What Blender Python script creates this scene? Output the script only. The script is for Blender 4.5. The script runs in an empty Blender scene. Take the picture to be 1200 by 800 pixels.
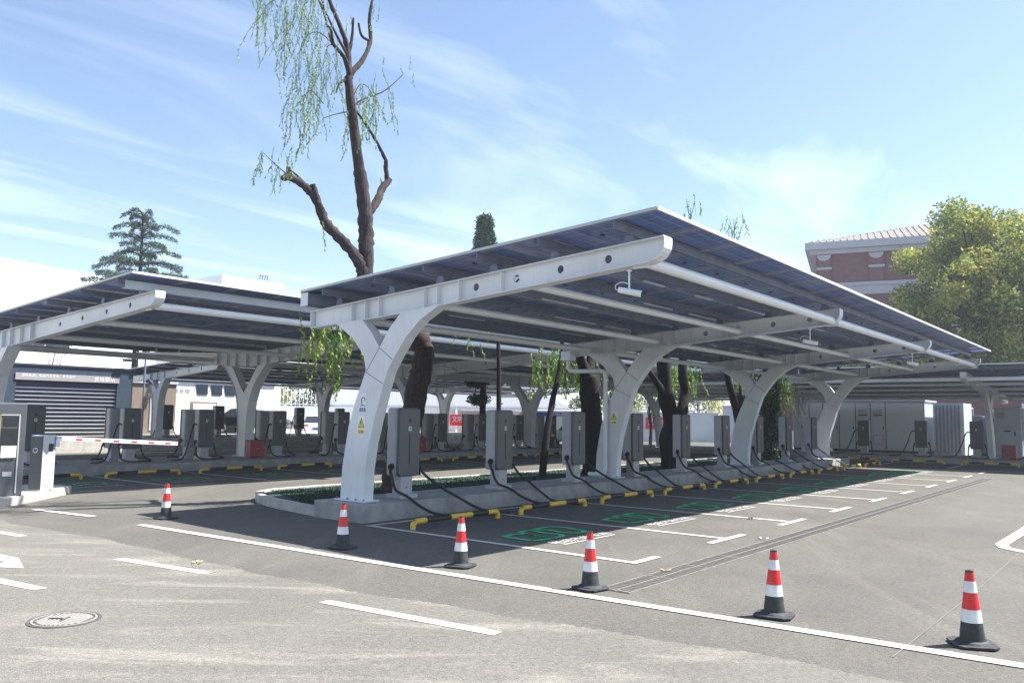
import bpy, math, random
from math import sin, cos, pi, radians
from mathutils import Vector, Matrix
random.seed(7)
S = bpy.context.scene
HAZE = .0009
C = S.collection
R = random.Random(11)

# ------------------------------------------------------------------ materials
def nodes(name):
    m = bpy.data.materials.new(name); m.use_nodes = True
    nt = m.node_tree; b = nt.nodes['Principled BSDF']
    return m, nt, b

def link(nt, a, b): nt.links.new(a, b)

def mat(name, col, rough=.6, metal=0, var=.12, scale=3.0, bump=0.0, bscale=60, spec=.5):
    m, nt, b = nodes(name)
    tc = nt.nodes.new('ShaderNodeTexCoord')
    n = nt.nodes.new('ShaderNodeTexNoise'); n.inputs['Scale'].default_value = scale; n.inputs['Detail'].default_value = 6
    link(nt, tc.outputs['Object'], n.inputs['Vector'])
    r = nt.nodes.new('ShaderNodeValToRGB')
    r.color_ramp.elements[0].position = .3; r.color_ramp.elements[1].position = .7
    lo = [max(0, c * (1 - var)) for c in col]; hi = [min(1, c * (1 + var)) for c in col]
    r.color_ramp.elements[0].color = (*lo, 1); r.color_ramp.elements[1].color = (*hi, 1)
    link(nt, n.outputs['Fac'], r.inputs['Fac']); link(nt, r.outputs['Color'], b.inputs['Base Color'])
    b.inputs['Roughness'].default_value = rough; b.inputs['Metallic'].default_value = metal
    b.inputs['Specular IOR Level'].default_value = spec
    if bump:
        n2 = nt.nodes.new('ShaderNodeTexNoise'); n2.inputs['Scale'].default_value = bscale; n2.inputs['Detail'].default_value = 4
        link(nt, tc.outputs['Object'], n2.inputs['Vector'])
        bp = nt.nodes.new('ShaderNodeBump'); bp.inputs['Strength'].default_value = bump; bp.inputs['Distance'].default_value = .02
        link(nt, n2.outputs['Fac'], bp.inputs['Height']); link(nt, bp.outputs['Normal'], b.inputs['Normal'])
    return m

def asphalt(name, c_lo, c_hi, dust, streak_dir=(1, .12, 1), dust_amt=.5):
    m, nt, b = nodes(name)
    tc = nt.nodes.new('ShaderNodeTexCoord')
    mp = nt.nodes.new('ShaderNodeMapping'); mp.inputs['Scale'].default_value = streak_dir
    vr = nt.nodes.new('ShaderNodeVectorRotate'); vr.rotation_type = 'Z_AXIS'; vr.inputs['Angle'].default_value = radians(51.5); link(nt, tc.outputs['Object'], vr.inputs['Vector']); link(nt, vr.outputs[0], mp.inputs['Vector'])
    big = nt.nodes.new('ShaderNodeTexNoise'); big.inputs['Scale'].default_value = .55; big.inputs['Detail'].default_value = 9; big.inputs['Roughness'].default_value = .65
    link(nt, tc.outputs['Object'], big.inputs['Vector'])
    r1 = nt.nodes.new('ShaderNodeValToRGB'); r1.color_ramp.elements[0].position = .3; r1.color_ramp.elements[1].position = .72
    r1.color_ramp.elements[0].color = (*c_lo, 1); r1.color_ramp.elements[1].color = (*c_hi, 1)
    link(nt, big.outputs['Fac'], r1.inputs['Fac'])
    st = nt.nodes.new('ShaderNodeTexNoise'); st.inputs['Scale'].default_value = 1.6; st.inputs['Detail'].default_value = 8; st.inputs['Roughness'].default_value = .6; st.inputs['Distortion'].default_value = .8
    link(nt, mp.outputs['Vector'], st.inputs['Vector'])
    r2 = nt.nodes.new('ShaderNodeValToRGB'); r2.color_ramp.elements[0].position = .52; r2.color_ramp.elements[1].position = .72
    r2.color_ramp.elements[0].color = (0, 0, 0, 1); r2.color_ramp.elements[1].color = (dust_amt,) * 3 + (1,)
    link(nt, st.outputs['Fac'], r2.inputs['Fac'])
    mx = nt.nodes.new('ShaderNodeMixRGB'); link(nt, r2.outputs['Color'], mx.inputs['Fac']); link(nt, r1.outputs['Color'], mx.inputs['Color1']); mx.inputs['Color2'].default_value = (*dust, 1)
    sp = nt.nodes.new('ShaderNodeTexVoronoi'); sp.inputs['Scale'].default_value = 95; sp.inputs['Randomness'].default_value = 1
    link(nt, tc.outputs['Object'], sp.inputs['Vector'])
    r3 = nt.nodes.new('ShaderNodeMapRange'); r3.inputs['To Min'].default_value = .72; r3.inputs['To Max'].default_value = 1.3
    link(nt, sp.outputs['Color'], r3.inputs['Value'])
    ml = nt.nodes.new('ShaderNodeMixRGB'); ml.blend_type = 'MULTIPLY'; ml.inputs['Fac'].default_value = 1
    link(nt, mx.outputs['Color'], ml.inputs['Color1']); link(nt, r3.outputs['Result'], ml.inputs['Color2'])
    f2 = nt.nodes.new('ShaderNodeTexNoise'); f2.inputs['Scale'].default_value = 22; f2.inputs['Detail'].default_value = 5
    link(nt, tc.outputs['Object'], f2.inputs['Vector'])
    r4 = nt.nodes.new('ShaderNodeMapRange'); r4.inputs['From Min'].default_value = .3; r4.inputs['From Max'].default_value = .7; r4.inputs['To Min'].default_value = .86; r4.inputs['To Max'].default_value = 1.12
    link(nt, f2.outputs['Fac'], r4.inputs['Value'])
    m2 = nt.nodes.new('ShaderNodeMixRGB'); m2.blend_type = 'MULTIPLY'; m2.inputs['Fac'].default_value = 1
    link(nt, ml.outputs['Color'], m2.inputs['Color1']); link(nt, r4.outputs['Result'], m2.inputs['Color2'])
    link(nt, m2.outputs['Color'], b.inputs['Base Color'])
    bp = nt.nodes.new('ShaderNodeBump'); bp.inputs['Strength'].default_value = .45; bp.inputs['Distance'].default_value = .008
    link(nt, sp.outputs['Distance'], bp.inputs['Height']); link(nt, bp.outputs['Normal'], b.inputs['Normal'])
    b.inputs['Roughness'].default_value = .88; b.inputs['Specular IOR Level'].default_value = .3
    return m

def paint(name, col, under, wear=.5):
    """road paint worn through to the asphalt in patches"""
    m, nt, b = nodes(name)
    tc = nt.nodes.new('ShaderNodeTexCoord')
    n = nt.nodes.new('ShaderNodeTexNoise'); n.inputs['Scale'].default_value = 14; n.inputs['Detail'].default_value = 10; n.inputs['Roughness'].default_value = .75
    link(nt, tc.outputs['Object'], n.inputs['Vector'])
    r = nt.nodes.new('ShaderNodeValToRGB'); r.color_ramp.elements[0].position = wear - .07; r.color_ramp.elements[1].position = wear + .03
    r.color_ramp.elements[0].color = (*under, 1); r.color_ramp.elements[1].color = (*col, 1)
    link(nt, n.outputs['Fac'], r.inputs['Fac']); link(nt, r.outputs['Color'], b.inputs['Base Color'])
    b.inputs['Roughness'].default_value = .75
    return m

def bark(name, col):
    m, nt, b = nodes(name)
    tc = nt.nodes.new('ShaderNodeTexCoord'); mp = nt.nodes.new('ShaderNodeMapping'); mp.inputs['Scale'].default_value = (1, 1, .22)
    link(nt, tc.outputs['Object'], mp.inputs['Vector'])
    n = nt.nodes.new('ShaderNodeTexNoise'); n.inputs['Scale'].default_value = 26; n.inputs['Detail'].default_value = 8; n.inputs['Distortion'].default_value = 1
    link(nt, mp.outputs['Vector'], n.inputs['Vector'])
    r = nt.nodes.new('ShaderNodeValToRGB'); r.color_ramp.elements[0].position = .38; r.color_ramp.elements[1].position = .66
    r.color_ramp.elements[0].color = (*[c * .3 for c in col], 1); r.color_ramp.elements[1].color = (*col, 1)
    link(nt, n.outputs['Fac'], r.inputs['Fac']); link(nt, r.outputs['Color'], b.inputs['Base Color'])
    bp = nt.nodes.new('ShaderNodeBump'); bp.inputs['Strength'].default_value = .9; bp.inputs['Distance'].default_value = .03
    link(nt, n.outputs['Fac'], bp.inputs['Height']); link(nt, bp.outputs['Normal'], b.inputs['Normal'])
    b.inputs['Roughness'].default_value = .95
    return m

def leafmat(name, cols, scale=2.0, trans=.35):
    m, nt, b = nodes(name)
    geo = nt.nodes.new('ShaderNodeNewGeometry')
    tc = nt.nodes.new('ShaderNodeTexCoord')
    n = nt.nodes.new('ShaderNodeTexNoise'); n.inputs['Scale'].default_value = scale; n.inputs['Detail'].default_value = 3
    link(nt, tc.outputs['Object'], n.inputs['Vector'])
    ad = nt.nodes.new('ShaderNodeMath'); ad.operation = 'MULTIPLY_ADD'; ad.inputs[1].default_value = .5
    link(nt, geo.outputs['Random Per Island'], ad.inputs[0])
    sc = nt.nodes.new('ShaderNodeMapRange'); sc.inputs['From Min'].default_value = .35; sc.inputs['From Max'].default_value = .65; sc.inputs['To Min'].default_value = 0; sc.inputs['To Max'].default_value = .5
    link(nt, n.outputs['Fac'], sc.inputs['Value']); link(nt, sc.outputs['Result'], ad.inputs[2])
    r = nt.nodes.new('ShaderNodeValToRGB')
    r.color_ramp.elements[0].color = (*cols[0], 1); r.color_ramp.elements[1].color = (*cols[-1], 1)
    for i, c in enumerate(cols[1:-1]):
        e = r.color_ramp.elements.new((i + 1) / (len(cols) - 1)); e.color = (*c, 1)
    link(nt, ad.outputs[0], r.inputs['Fac']); link(nt, r.outputs['Color'], b.inputs['Base Color'])
    b.inputs['Roughness'].default_value = .55; b.inputs['Specular IOR Level'].default_value = .25
    t = nt.nodes.new('ShaderNodeBsdfTranslucent'); link(nt, r.outputs['Color'], t.inputs['Color'])
    mx = nt.nodes.new('ShaderNodeMixShader'); mx.inputs[0].default_value = trans
    out = nt.nodes['Material Output']
    link(nt, b.outputs[0], mx.inputs[1]); link(nt, t.outputs[0], mx.inputs[2]); link(nt, mx.outputs[0], out.inputs[0])
    return m

def panelmat():
    """back of a solar module: dark cells in a pale grid"""
    m, nt, b = nodes('solar_cells')
    tc = nt.nodes.new('ShaderNodeTexCoord')
    br = nt.nodes.new('ShaderNodeTexBrick'); br.offset = 0; br.inputs['Scale'].default_value = 1
    br.inputs['Brick Width'].default_value = .185; br.inputs['Row Height'].default_value = .185; br.inputs['Mortar Size'].default_value = .006
    br.inputs['Color1'].default_value = (.1, .16, .42, 1); br.inputs['Color2'].default_value = (.13, .2, .5, 1); br.inputs['Mortar'].default_value = (.36, .43, .62, 1)
    link(nt, tc.outputs['Object'], br.inputs['Vector'])
    link(nt, br.outputs['Color'], b.inputs['Base Color'])
    b.inputs['Roughness'].default_value = .32; b.inputs['Coat Weight'].default_value = .3
    return m

M = {}
M['ground'] = asphalt('asphalt_lot', (.08, .078, .072), (.116, .112, .101), (.17, .158, .135), dust_amt=.35)
M['road'] = asphalt('asphalt_road', (.115, .111, .101), (.152, .146, .131), (.27, .255, .22), streak_dir=(.3, 1.5, 1), dust_amt=.6)
M['line'] = paint('white_road_paint', (.5, .5, .48), (.14, .14, .13), .39)
M['green'] = paint('green_road_paint', (.025, .5, .2), (.05, .2, .1), .33)
M['white'] = mat('white_coated_steel', (.6, .625, .65), .42, var=.05, scale=2)
def weathered(name, col, rough):
    m, nt, b = nodes(name)
    tc = nt.nodes.new('ShaderNodeTexCoord'); mp = nt.nodes.new('ShaderNodeMapping'); mp.inputs['Scale'].default_value = (9, 9, .7); link(nt, tc.outputs['Object'], mp.inputs['Vector'])
    n = nt.nodes.new('ShaderNodeTexNoise'); n.inputs['Scale'].default_value = 1.2; n.inputs['Detail'].default_value = 8; n.inputs['Roughness'].default_value = .7; link(nt, mp.outputs[0], n.inputs['Vector'])
    r = nt.nodes.new('ShaderNodeValToRGB'); r.color_ramp.elements[0].position = .33; r.color_ramp.elements[1].position = .6; r.color_ramp.elements[0].color = (*[c * .93 for c in col], 1); r.color_ramp.elements[1].color = (*col, 1); link(nt, n.outputs['Fac'], r.inputs['Fac'])
    n2 = nt.nodes.new('ShaderNodeTexNoise'); n2.inputs['Scale'].default_value = 1.1; n2.inputs['Detail'].default_value = 5; link(nt, tc.outputs['Object'], n2.inputs['Vector'])
    mr = nt.nodes.new('ShaderNodeMapRange'); mr.inputs['From Min'].default_value = .3; mr.inputs['From Max'].default_value = .7; mr.inputs['To Min'].default_value = .86; mr.inputs['To Max'].default_value = 1.06; link(nt, n2.outputs['Fac'], mr.inputs['Value'])
    mx = nt.nodes.new('ShaderNodeMixRGB'); mx.blend_type = 'MULTIPLY'; mx.inputs['Fac'].default_value = 1; link(nt, r.outputs[0], mx.inputs['Color1']); link(nt, mr.outputs[0], mx.inputs['Color2']); link(nt, mx.outputs[0], b.inputs['Base Color'])
    b.inputs['Roughness'].default_value = rough; return m
M['white'] = weathered('white_coated_steel', (.71, .73, .75), .45)
M['seam'] = mat('weld_seam', (.2, .205, .22), .7, var=.1)
M['white2'] = mat('white_pipe', (.74, .76, .77), .35, var=.04)
M['galv'] = mat('galvanised_steel', (.17, .2, .28), .5, .1, var=.15, scale=6)
M['alu'] = mat('aluminium_edge', (.42, .45, .47), .4, .3, var=.05)
M['cells'] = panelmat()
M['conc'] = mat('concrete', (.31, .305, .29), .9, var=.2, scale=5, bump=.5, bscale=90)
M['conc2'] = mat('pale_concrete', (.42, .41, .38), .9, var=.18, scale=6, bump=.4, bscale=70)
M['shell'] = mat('charger_shell_grey', (.4, .41, .43), .45, var=.05)
M['face'] = mat('charger_face_dark', (.07, .077, .09), .38, var=.08)
M['black'] = mat('black_rubber', (.014, .014, .016), .55, var=.2)
M['black2'] = mat('black_glossy', (.012, .013, .016), .45, var=.1)
M['yellow'] = mat('yellow_paint', (.72, .46, .03), .5, var=.15, scale=12)
M['red'] = mat('red_reflective', (.6, .016, .018), .4, var=.06)
M['redbox'] = mat('dark_red_paint', (.3, .02, .03), .45, var=.1)
M['band'] = mat('white_reflective_band', (.66, .68, .68), .4, var=.12, scale=20)
M['cone_base'] = mat('cone_rubber', (.028, .031, .036), .7, var=.5, scale=18)
M['wall'] = mat('white_render', (.66, .68, .71), .8, var=.04, scale=.6)
M['glass'] = mat('dark_glass', (.03, .04, .055), .08, var=.1)
M['steelblue'] = mat('dark_blue_steel', (.035, .055, .085), .45, var=.1)
M['slat'] = mat('shutter_slat', (.36, .38, .44), .5, .1, var=.05)
M['signgrey'] = mat('grey_sign_band', (.3, .28, .3), .5, var=.05)
M['txt'] = mat('white_lettering', (.8, .8, .82), .5, var=.02)
M['cab'] = mat('cabinet_grey', (.52, .57, .62), .4, var=.05, scale=1)
M['brick'] = mat('red_brown_render', (.17, .075, .09), .85, var=.12, scale=2)
M['trim'] = mat('pale_stone_trim', (.4, .4, .44), .7, var=.06)
M['tile'] = mat('grey_roof_tile', (.17, .15, .14), .8, var=.2, scale=4)
M['bark'] = bark('willow_bark', (.06, .04, .037))
M['bark2'] = bark('dark_bark', (.02, .016, .018))
M['willow'] = leafmat('willow_leaf', [(.12, .2, .07), (.2, .31, .09), (.3, .4, .13)])
M['willow2'] = leafmat('willow_leaf_bright', [(.09, .17, .04), (.2, .32, .06), (.36, .42, .08)])
M['treeleaf'] = leafmat('camphor_leaf', [(.05, .09, .028), (.14, .2, .05), (.38, .4, .09), (.62, .52, .11)], scale=.5, trans=.38)
M['darkleaf'] = leafmat('dark_leaf', [(.012, .035, .018), (.03, .075, .03), (.05, .11, .05)], scale=1, trans=.15)
M['needle'] = leafmat('cedar_needle', [(.03, .06, .045), (.06, .1, .07), (.1, .15, .1)], scale=1, trans=.1)
M['ivy'] = leafmat('ivy_leaf', [(.01, .04, .02), (.03, .09, .035), (.07, .17, .05)], scale=3, trans=.2)
M['grass'] = leafmat('dark_turf', [(.006, .026, .017), (.013, .05, .03), (.02, .07, .04)], scale=6, trans=.1)
M['turfbase'] = mat('turf_mat', (.012, .04, .027), .95, var=.3, scale=20)
M['redban'] = mat('red_banner_cloth', (.68, .03, .05), .6, var=.05)
M['blue'] = mat('blue_sign', (.03, .05, .32), .5, var=.05)
M['signwhite'] = mat('sign_white', (.78, .79, .78), .5, var=.03)
M['signyellow'] = mat('sign_yellow', (.8, .6, .02), .5, var=.03)
M['carwhite'] = mat('white_car_paint', (.7, .71, .72), .18, var=.02)
M['carblack'] = mat('black_car_paint', (.012, .013, .016), .12, var=.02)
M['carteal'] = mat('teal_car_paint', (.12, .42, .42), .2, var=.02)
M['lamp'] = mat('lamp_lens', (.55, .1, .08), .2, var=.02)
M['tent'] = mat('white_membrane', (.78, .79, .82), .5, var=.03)
M['iron'] = mat('worn_cast_iron', (.075, .074, .07), .7, 0, var=.25, scale=14)
M['ironlight'] = mat('polished_iron_ribs', (.25, .245, .23), .7, 0, var=.15, scale=14)
M['curtain'] = mat('brown_timber', (.2, .16, .13), .7, var=.15)
M['sand'] = mat('dry_yellow_lawn', (.36, .31, .14), .95, var=.2, scale=8)

# ------------------------------------------------------------------ mesh helper
class MB:
    def __init__(s, *mats): s.v = []; s.f = []; s.m = []; s.s = []; s.mats = list(mats)
    def mi(s, m):
        if m not in s.mats: s.mats.append(m)
        return s.mats.index(m)
    def add(s, vs, fs, m, smooth=False):
        b = len(s.v); i = s.mi(m); s.v += [tuple(v) for v in vs]
        for f in fs: s.f.append(tuple(b + k for k in f)); s.m.append(i); s.s.append(smooth)
    def box(s, x0, x1, y0, y1, z0, z1, m):
        s.add([(x0,y0,z0),(x1,y0,z0),(x1,y1,z0),(x0,y1,z0),(x0,y0,z1),(x1,y0,z1),(x1,y1,z1),(x0,y1,z1)],
              [(0,3,2,1),(4,5,6,7),(0,1,5,4),(1,2,6,5),(2,3,7,6),(3,0,4,7)], m)
    def poly(s, pts, m): s.add(pts, [tuple(range(len(pts)))], m)
    def prism(s, pts, a, b, m, axis='x'):
        """polygon pts (u,v) extruded from a to b along axis; x:(y,z) y:(x,z) z:(x,y)"""
        def P(u, v, t): return {'x': (t, u, v), 'y': (u, t, v), 'z': (u, v, t)}[axis]
        n = len(pts)
        vs = [P(u, v, a) for u, v in pts] + [P(u, v, b) for u, v in pts]
        fs = [tuple(range(n))[::-1], tuple(range(n, 2 * n))] + [(i, (i + 1) % n, n + (i + 1) % n, n + i) for i in range(n)]
        s.add(vs, fs, m)
    def tube(s, pts, rad, m, n=10, caps=True, noise=0, seed=0):
        pts = [Vector(p) for p in pts]; k = len(pts)
        if not isinstance(rad, (list, tuple)): rad = [rad] * k
        rr = random.Random(seed); vs = []; up = None
        for i, p in enumerate(pts):
            t = (pts[min(i + 1, k - 1)] - pts[max(i - 1, 0)]).normalized()
            if up is None:
                up = Vector((0, 0, 1)) if abs(t.z) < .9 else Vector((1, 0, 0))
            a = t.cross(up).normalized(); b = a.cross(t).normalized(); up = b
            for j in range(n):
                r = rad[i] * (1 + noise * (rr.random() - .5) * 2)
                an = 2 * pi * j / n
                vs.append(p + a * (r * cos(an)) + b * (r * sin(an)))
        fs = [(i * n + j, i * n + (j + 1) % n, (i + 1) * n + (j + 1) % n, (i + 1) * n + j) for i in range(k - 1) for j in range(n)]
        s.add(vs, fs, m, True)
        if caps:
            s.add([vs[j] for j in range(n)], [tuple(range(n))[::-1]], m); s.add(vs[-n:], [tuple(range(n))], m)
    def lathe(s, prof, m, n=20, c=(0, 0, 0)):
        """prof: list of (r,z[,mat])"""
        for i in range(len(prof) - 1):
            (r0, z0), (r1, z1) = prof[i][:2], prof[i + 1][:2]; mm = prof[i][2] if len(prof[i]) > 2 else m
            vs = [(c[0] + r0 * cos(2*pi*j/n), c[1] + r0 * sin(2*pi*j/n), c[2] + z0) for j in range(n)] + [(c[0] + r1 * cos(2*pi*j/n), c[1] + r1 * sin(2*pi*j/n), c[2] + z1) for j in range(n)]
            s.add(vs, [(j, (j + 1) % n, n + (j + 1) % n, n + j) for j in range(n)], mm, True)
    def build(s, name, parent=None, bevel=0, loc=None):
        me = bpy.data.meshes.new(name); me.from_pydata(s.v, [], s.f)
        for m in s.mats: me.materials.append(m)
        me.polygons.foreach_set('material_index', s.m); me.polygons.foreach_set('use_smooth', s.s); me.update()
        o = bpy.data.objects.new(name, me); C.objects.link(o)
        if parent: o.parent = parent
        if loc: o.location = loc
        if bevel:
            b = o.modifiers.new('b', 'BEVEL'); b.width = bevel; b.segments = 2; b.limit_method = 'ANGLE'; b.angle_limit = radians(35)
        return o

def tag(o, label, cat, group=None):
    o['label'] = label; o['category'] = cat
    if group: o['group'] = group
    return o
def struct(o, kind='structure', label=None):
    o['kind'] = kind
    return o
def empty(name, loc=(0, 0, 0), rz=0):
    o = bpy.data.objects.new(name, None); C.objects.link(o); o.location = loc; o.rotation_euler = (0, 0, rz); o.empty_display_size = .2
    return o
def copy_tree(o, parent=None):
    c = o.copy(); C.objects.link(c); c.parent = parent
    for ch in o.children: copy_tree(ch, c)
    return c
ORD = ['first', 'second', 'third', 'fourth', 'fifth', 'sixth', 'seventh', 'eighth', 'ninth', 'tenth', 'eleventh', 'twelfth', 'thirteenth']

def smooth_path(pts, n=4):
    """Catmull-Rom through points"""
    P = [Vector(p) for p in pts]; out = []
    for i in range(len(P) - 1):
        a = P[max(i - 1, 0)]; b = P[i]; c = P[i + 1]; d = P[min(i + 2, len(P) - 1)]
        for k in range(n):
            t = k / n
            out.append(.5 * ((2 * b) + (c - a) * t + (2 * a - 5 * b + 4 * c - d) * t * t + (3 * b - a - 3 * c + d) * t ** 3))
    out.append(P[-1]); return out
def lerp_r(r0, r1, n): return [r0 + (r1 - r0) * i / (n - 1) for i in range(n)]

def text_verts(body, size, extrude=.004):
    c = bpy.data.curves.new('lettering', 'FONT'); c.body = body; c.size = size; c.extrude = extrude; c.align_x = 'LEFT'; c.resolution_u = 2
    o = bpy.data.objects.new('lettering', c); C.objects.link(o)
    me = bpy.data.meshes.new_from_object(o.evaluated_get(bpy.context.evaluated_depsgraph_get()))
    v = [tuple(x.co) for x in me.vertices]; f = [tuple(p.vertices) for p in me.polygons]
    bpy.data.objects.remove(o); bpy.data.curves.remove(c); bpy.data.meshes.remove(me)
    return v, f
def add_text(mb, body, size, org, ux, uy, m, width=None, extrude=.004):
    v, f = text_verts(body, size, extrude); org = Vector(org); ux = Vector(ux); uy = Vector(uy); un = ux.cross(uy)
    if width:
        w = max(p[0] for p in v) - min(p[0] for p in v); k = width / w
    else: k = 1
    mb.add([org + ux * (x * k) + uy * y + un * z for x, y, z in v], f, m)

# ------------------------------------------------------------------ setting
g = MB(); g.poly([(-300, -300, 0), (400, -300, 0), (400, 400, 0), (-300, 400, 0)], M['ground']); struct(g.build('ground'))
edge = [(4.7, 60), (4.66, 20), (4.76, 13.43), (4.93, 11.04), (5.0, 9.03), (4.95, 7.27), (5.06, 6.06), (5.21, 5.1), (5.35, 3.6), (5.62, 2.24), (5.66, 1.0), (5.8, -3), (5.8, -60)]
pe = []
for (x0_, y0_), (x1_, y1_) in zip(edge, edge[1:]):
    for k in range(40): pe.append(Vector((x0_ + (x1_ - x0_) * k / 40, y0_ + (y1_ - y0_) * k / 40, 0)))
pe.append(Vector((5.8, -60, 0)))
rr = random.Random(3)
g = MB(); pts = [(p.x + (rr.random() - .5) * .05 + .05 * sin(p.y * 3.1) * sin(p.y * 1.3), p.y, .004) for p in pe]
for i in range(len(pts) - 1):
    a, b = pts[i], pts[i + 1]; g.poly([(-80, a[1], .004), (-80, b[1], .004), b, a], M['road'])
struct(g.build('road'))

# painted markings (one sheet of paint)
mk = MB(M['line'], M['green']); Z = .008
def quad(p, q, w, m=M['line'], z=Z):
    p = Vector((*p, z)); q = Vector((*q, z)); d = (q - p).normalized(); n = Vector((-d.y, d.x, 0)) * w / 2
    mk.poly([p - n, q - n, q + n, p + n], m)
# long line across the lot
quad((5.93, 11.57), (6.43, 2.6), .13); quad((6.43, 2.6), (6.75, -3.4), .13)
XL, XB = 8.136, 2.5
for i in range(10):
    x = XL + i * XB
    quad((x, 4.78), (x, 9.22), .1)
    quad((x - (.55 if i else .05), 4.73), (x + .55, 4.73), .1)
quad((XL, 9.17), (31.2, 9.05), .09)
for i in range(12):
    x = 4.45 + 2.5 * i + .0
    quad((x + .0, 17.25), (x, 21.2), .1); quad((x - .05, 17.2), (x + 1.05, 17.2), .1)
for a, b in [((4.42, 9.07), (4.63, 7.62)), ((4.62, 5.76), (4.81, 3.96)), ((4.15, 13.3), (4.38, 11.57)), ((5.66, 14.56), (5.9, 12.98)), ((5.6, 17.5), (5.62, 16.2))]:
    quad(a, b, .12)
# cropped turn arrow and lane bar at the left
mk.poly([(3.05, 11.4, Z), (3.4, 10.3, Z), (3.55, 9.72, Z), (3.3, 9.6, Z), (3.52, 9.22, Z), (3.72, 9.9, Z), (3.66, 10.35, Z), (3.2, 11.6, Z)][::-1], M['line'])
mk.poly([(2.9, 9.6, Z), (3.16, 8.05, Z), (3.28, 8.04, Z), (3.05, 9.7, Z)][::-1], M['line'])
# right-hand bay outline with rounded corner
pp = [(26, 1.72), (14.63, 1.74), (12.75, 1.78), (12.45, 1.7), (12.22, 1.45), (12.12, 1.0), (12.1, -3.0)]
for a, b in zip(pp, pp[1:]): quad(a, b, .15)
for i in range(1, 5): quad((12.1 + 3 * i, 1.72), (12.1 + 3 * i, -3), .1)
for i in range(4): quad((32.6, 8.6 - 2.5 * i), (36.3, 8.6 - 2.5 * i), .1)
quad((30.6, 8.4), (32.4, 3.0), .12); quad((26, 13.6), (30.5, 13.9), .12)
# green emblem outlines with a line of white characters under each, one per bay
GL = [[(8.66,7.05),(8.94,7.1),(9.06,6.95),(8.94,6.67),(9.04,6.49),(8.83,6.5),(8.63,6.55),(8.66,7.05)],
      [(9.04,6.49),(9.26,6.49),(9.4,6.64),(9.31,6.8),(9.4,7.1),(9.34,7.18),(9.14,7.15),(9.08,7.0),(8.98,6.67),(9.04,6.49)],
      [(9.46,7.14),(9.62,7.03),(9.55,6.72),(9.6,6.55),(9.78,6.5),(9.93,6.6),(9.93,6.75),(10.01,6.99),(9.9,7.19),(9.66,7.2),(9.46,7.14)]]
for i in range(9):
    dx = i * XB
    for L in GL:
        for a, b in zip(L, L[1:]): quad((a[0] + dx, a[1]), (b[0] + dx, b[1]), .085, M['green'], Z + .001)
    add_text(mk, '电动汽车专用', .26, (8.62 + dx, 6.14, Z), (1, 0, 0), (0, 1, 0), M['line'], width=1.3, extrude=0)
    quad((8.66 + dx, 6.06), (9.9 + dx, 6.06), .03)
for i in range(9):
    dx = 5.0 + 2.5 * i
    add_text(mk, '电动汽车专用', .24, (dx, 18.0, Z), (1, 0, 0), (0, 1, 0), M['line'], width=1.3, extrude=0)
    for L in GL:
        for a, b in zip(L, L[1:]): quad((a[0] + dx - 8.7, a[1] + 12), (b[0] + dx - 8.7, b[1] + 12), .06, M['green'], Z + .001)
struct(mk.build('road_markings'))
# saw-cut joint line in the asphalt
g = MB(); m_ = mat('joint_filler', (.17, .165, .155), .8, var=.2)
for a, b in [((6.16, 1.54), (9.0, 1.5)), ((9.0, 1.5), (12.1, 1.5))]:
    p = Vector((*a, .006)); q = Vector((*b, .006)); n = Vector((0, .0035, 0)); g.poly([p - n, q - n, q + n, p + n], m_)
struct(g.build('pavement_joint'))

# ------------------------------------------------------------------ kerb islands
def kerb(name, pts2d, z0, z1, m, bev=.02):
    g = MB(); g.prism(pts2d, z0, z1, m, 'z'); return struct(g.build(name, bevel=bev))
kerb('kerb', [(8.25, 9.45), (31.8, 9.25), (31.8, 10.62), (8.25, 10.62)], -.05, .27, M['conc'])
# rounded low kerb ring round the planting strip
ring = smooth_path([(8.3, 10.66, 0), (8.42, 11.4, 0), (8.62, 12.4, 0), (8.98, 13.3, 0), (9.5, 13.75, 0), (10.4, 13.9, 0), (14, 13.8, 0), (20, 13.7, 0), (31.5, 13.6, 0), (31.8, 10.66, 0)], 6)
g = MB(); n = len(ring); inn = []
for i, p in enumerate(ring):
    t = (ring[min(i + 1, n - 1)] - ring[max(i - 1, 0)]).normalized(); q = Vector((t.y, -t.x, 0)); inn.append(p + q * .13)
for i in range(n - 1):
    a, b, c, d = ring[i], ring[i + 1], inn[i + 1], inn[i]
    g.add([(a.x, a.y, -.02), (b.x, b.y, -.02), (c.x, c.y, -.02), (d.x, d.y, -.02), (a.x, a.y, .15), (b.x, b.y, .15), (c.x, c.y, .15), (d.x, d.y, .15)],
          [(4, 5, 6, 7), (0, 1, 5, 4), (2, 3, 7, 6)], M['conc2'])
struct(g.build('kerb'))
g = MB(); g.poly([(p.x, p.y, .12) for p in inn][::-1] + [(31.6, 10.62, .12)][:0], M['turfbase']); o = g.build('planting_bed'); struct(o)
gr = MB(); rr = random.Random(5)
for k in range(26000):
    x = 8.5 + 23.0 * rr.random() ** 1.7; y = 10.65 + 3.0 * rr.random()
    if x < 9.6 and y > 11.0 + (x - 8.5) * 2.5: continue
    h = .015 + .035 * rr.random(); a = rr.random() * pi; w = .006 + .008 * rr.random(); lx = (rr.random() - .5) * .05; ly = (rr.random() - .5) * .05
    gr.add([(x - w * cos(a), y - w * sin(a), .118), (x + w * cos(a), y + w * sin(a), .118), (x + lx, y + ly, .12 + h)], [(0, 1, 2)], M['grass'])
o = gr.build('grass'); tag(o, 'dark green turf in the planting strip behind the near kerb', 'grass'); o['kind'] = 'stuff'
kerb('kerb', [(4.6, 21.35), (39, 21.35), (39, 24.4), (4.6, 24.4)], -.05, .25, M['conc'])
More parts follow.
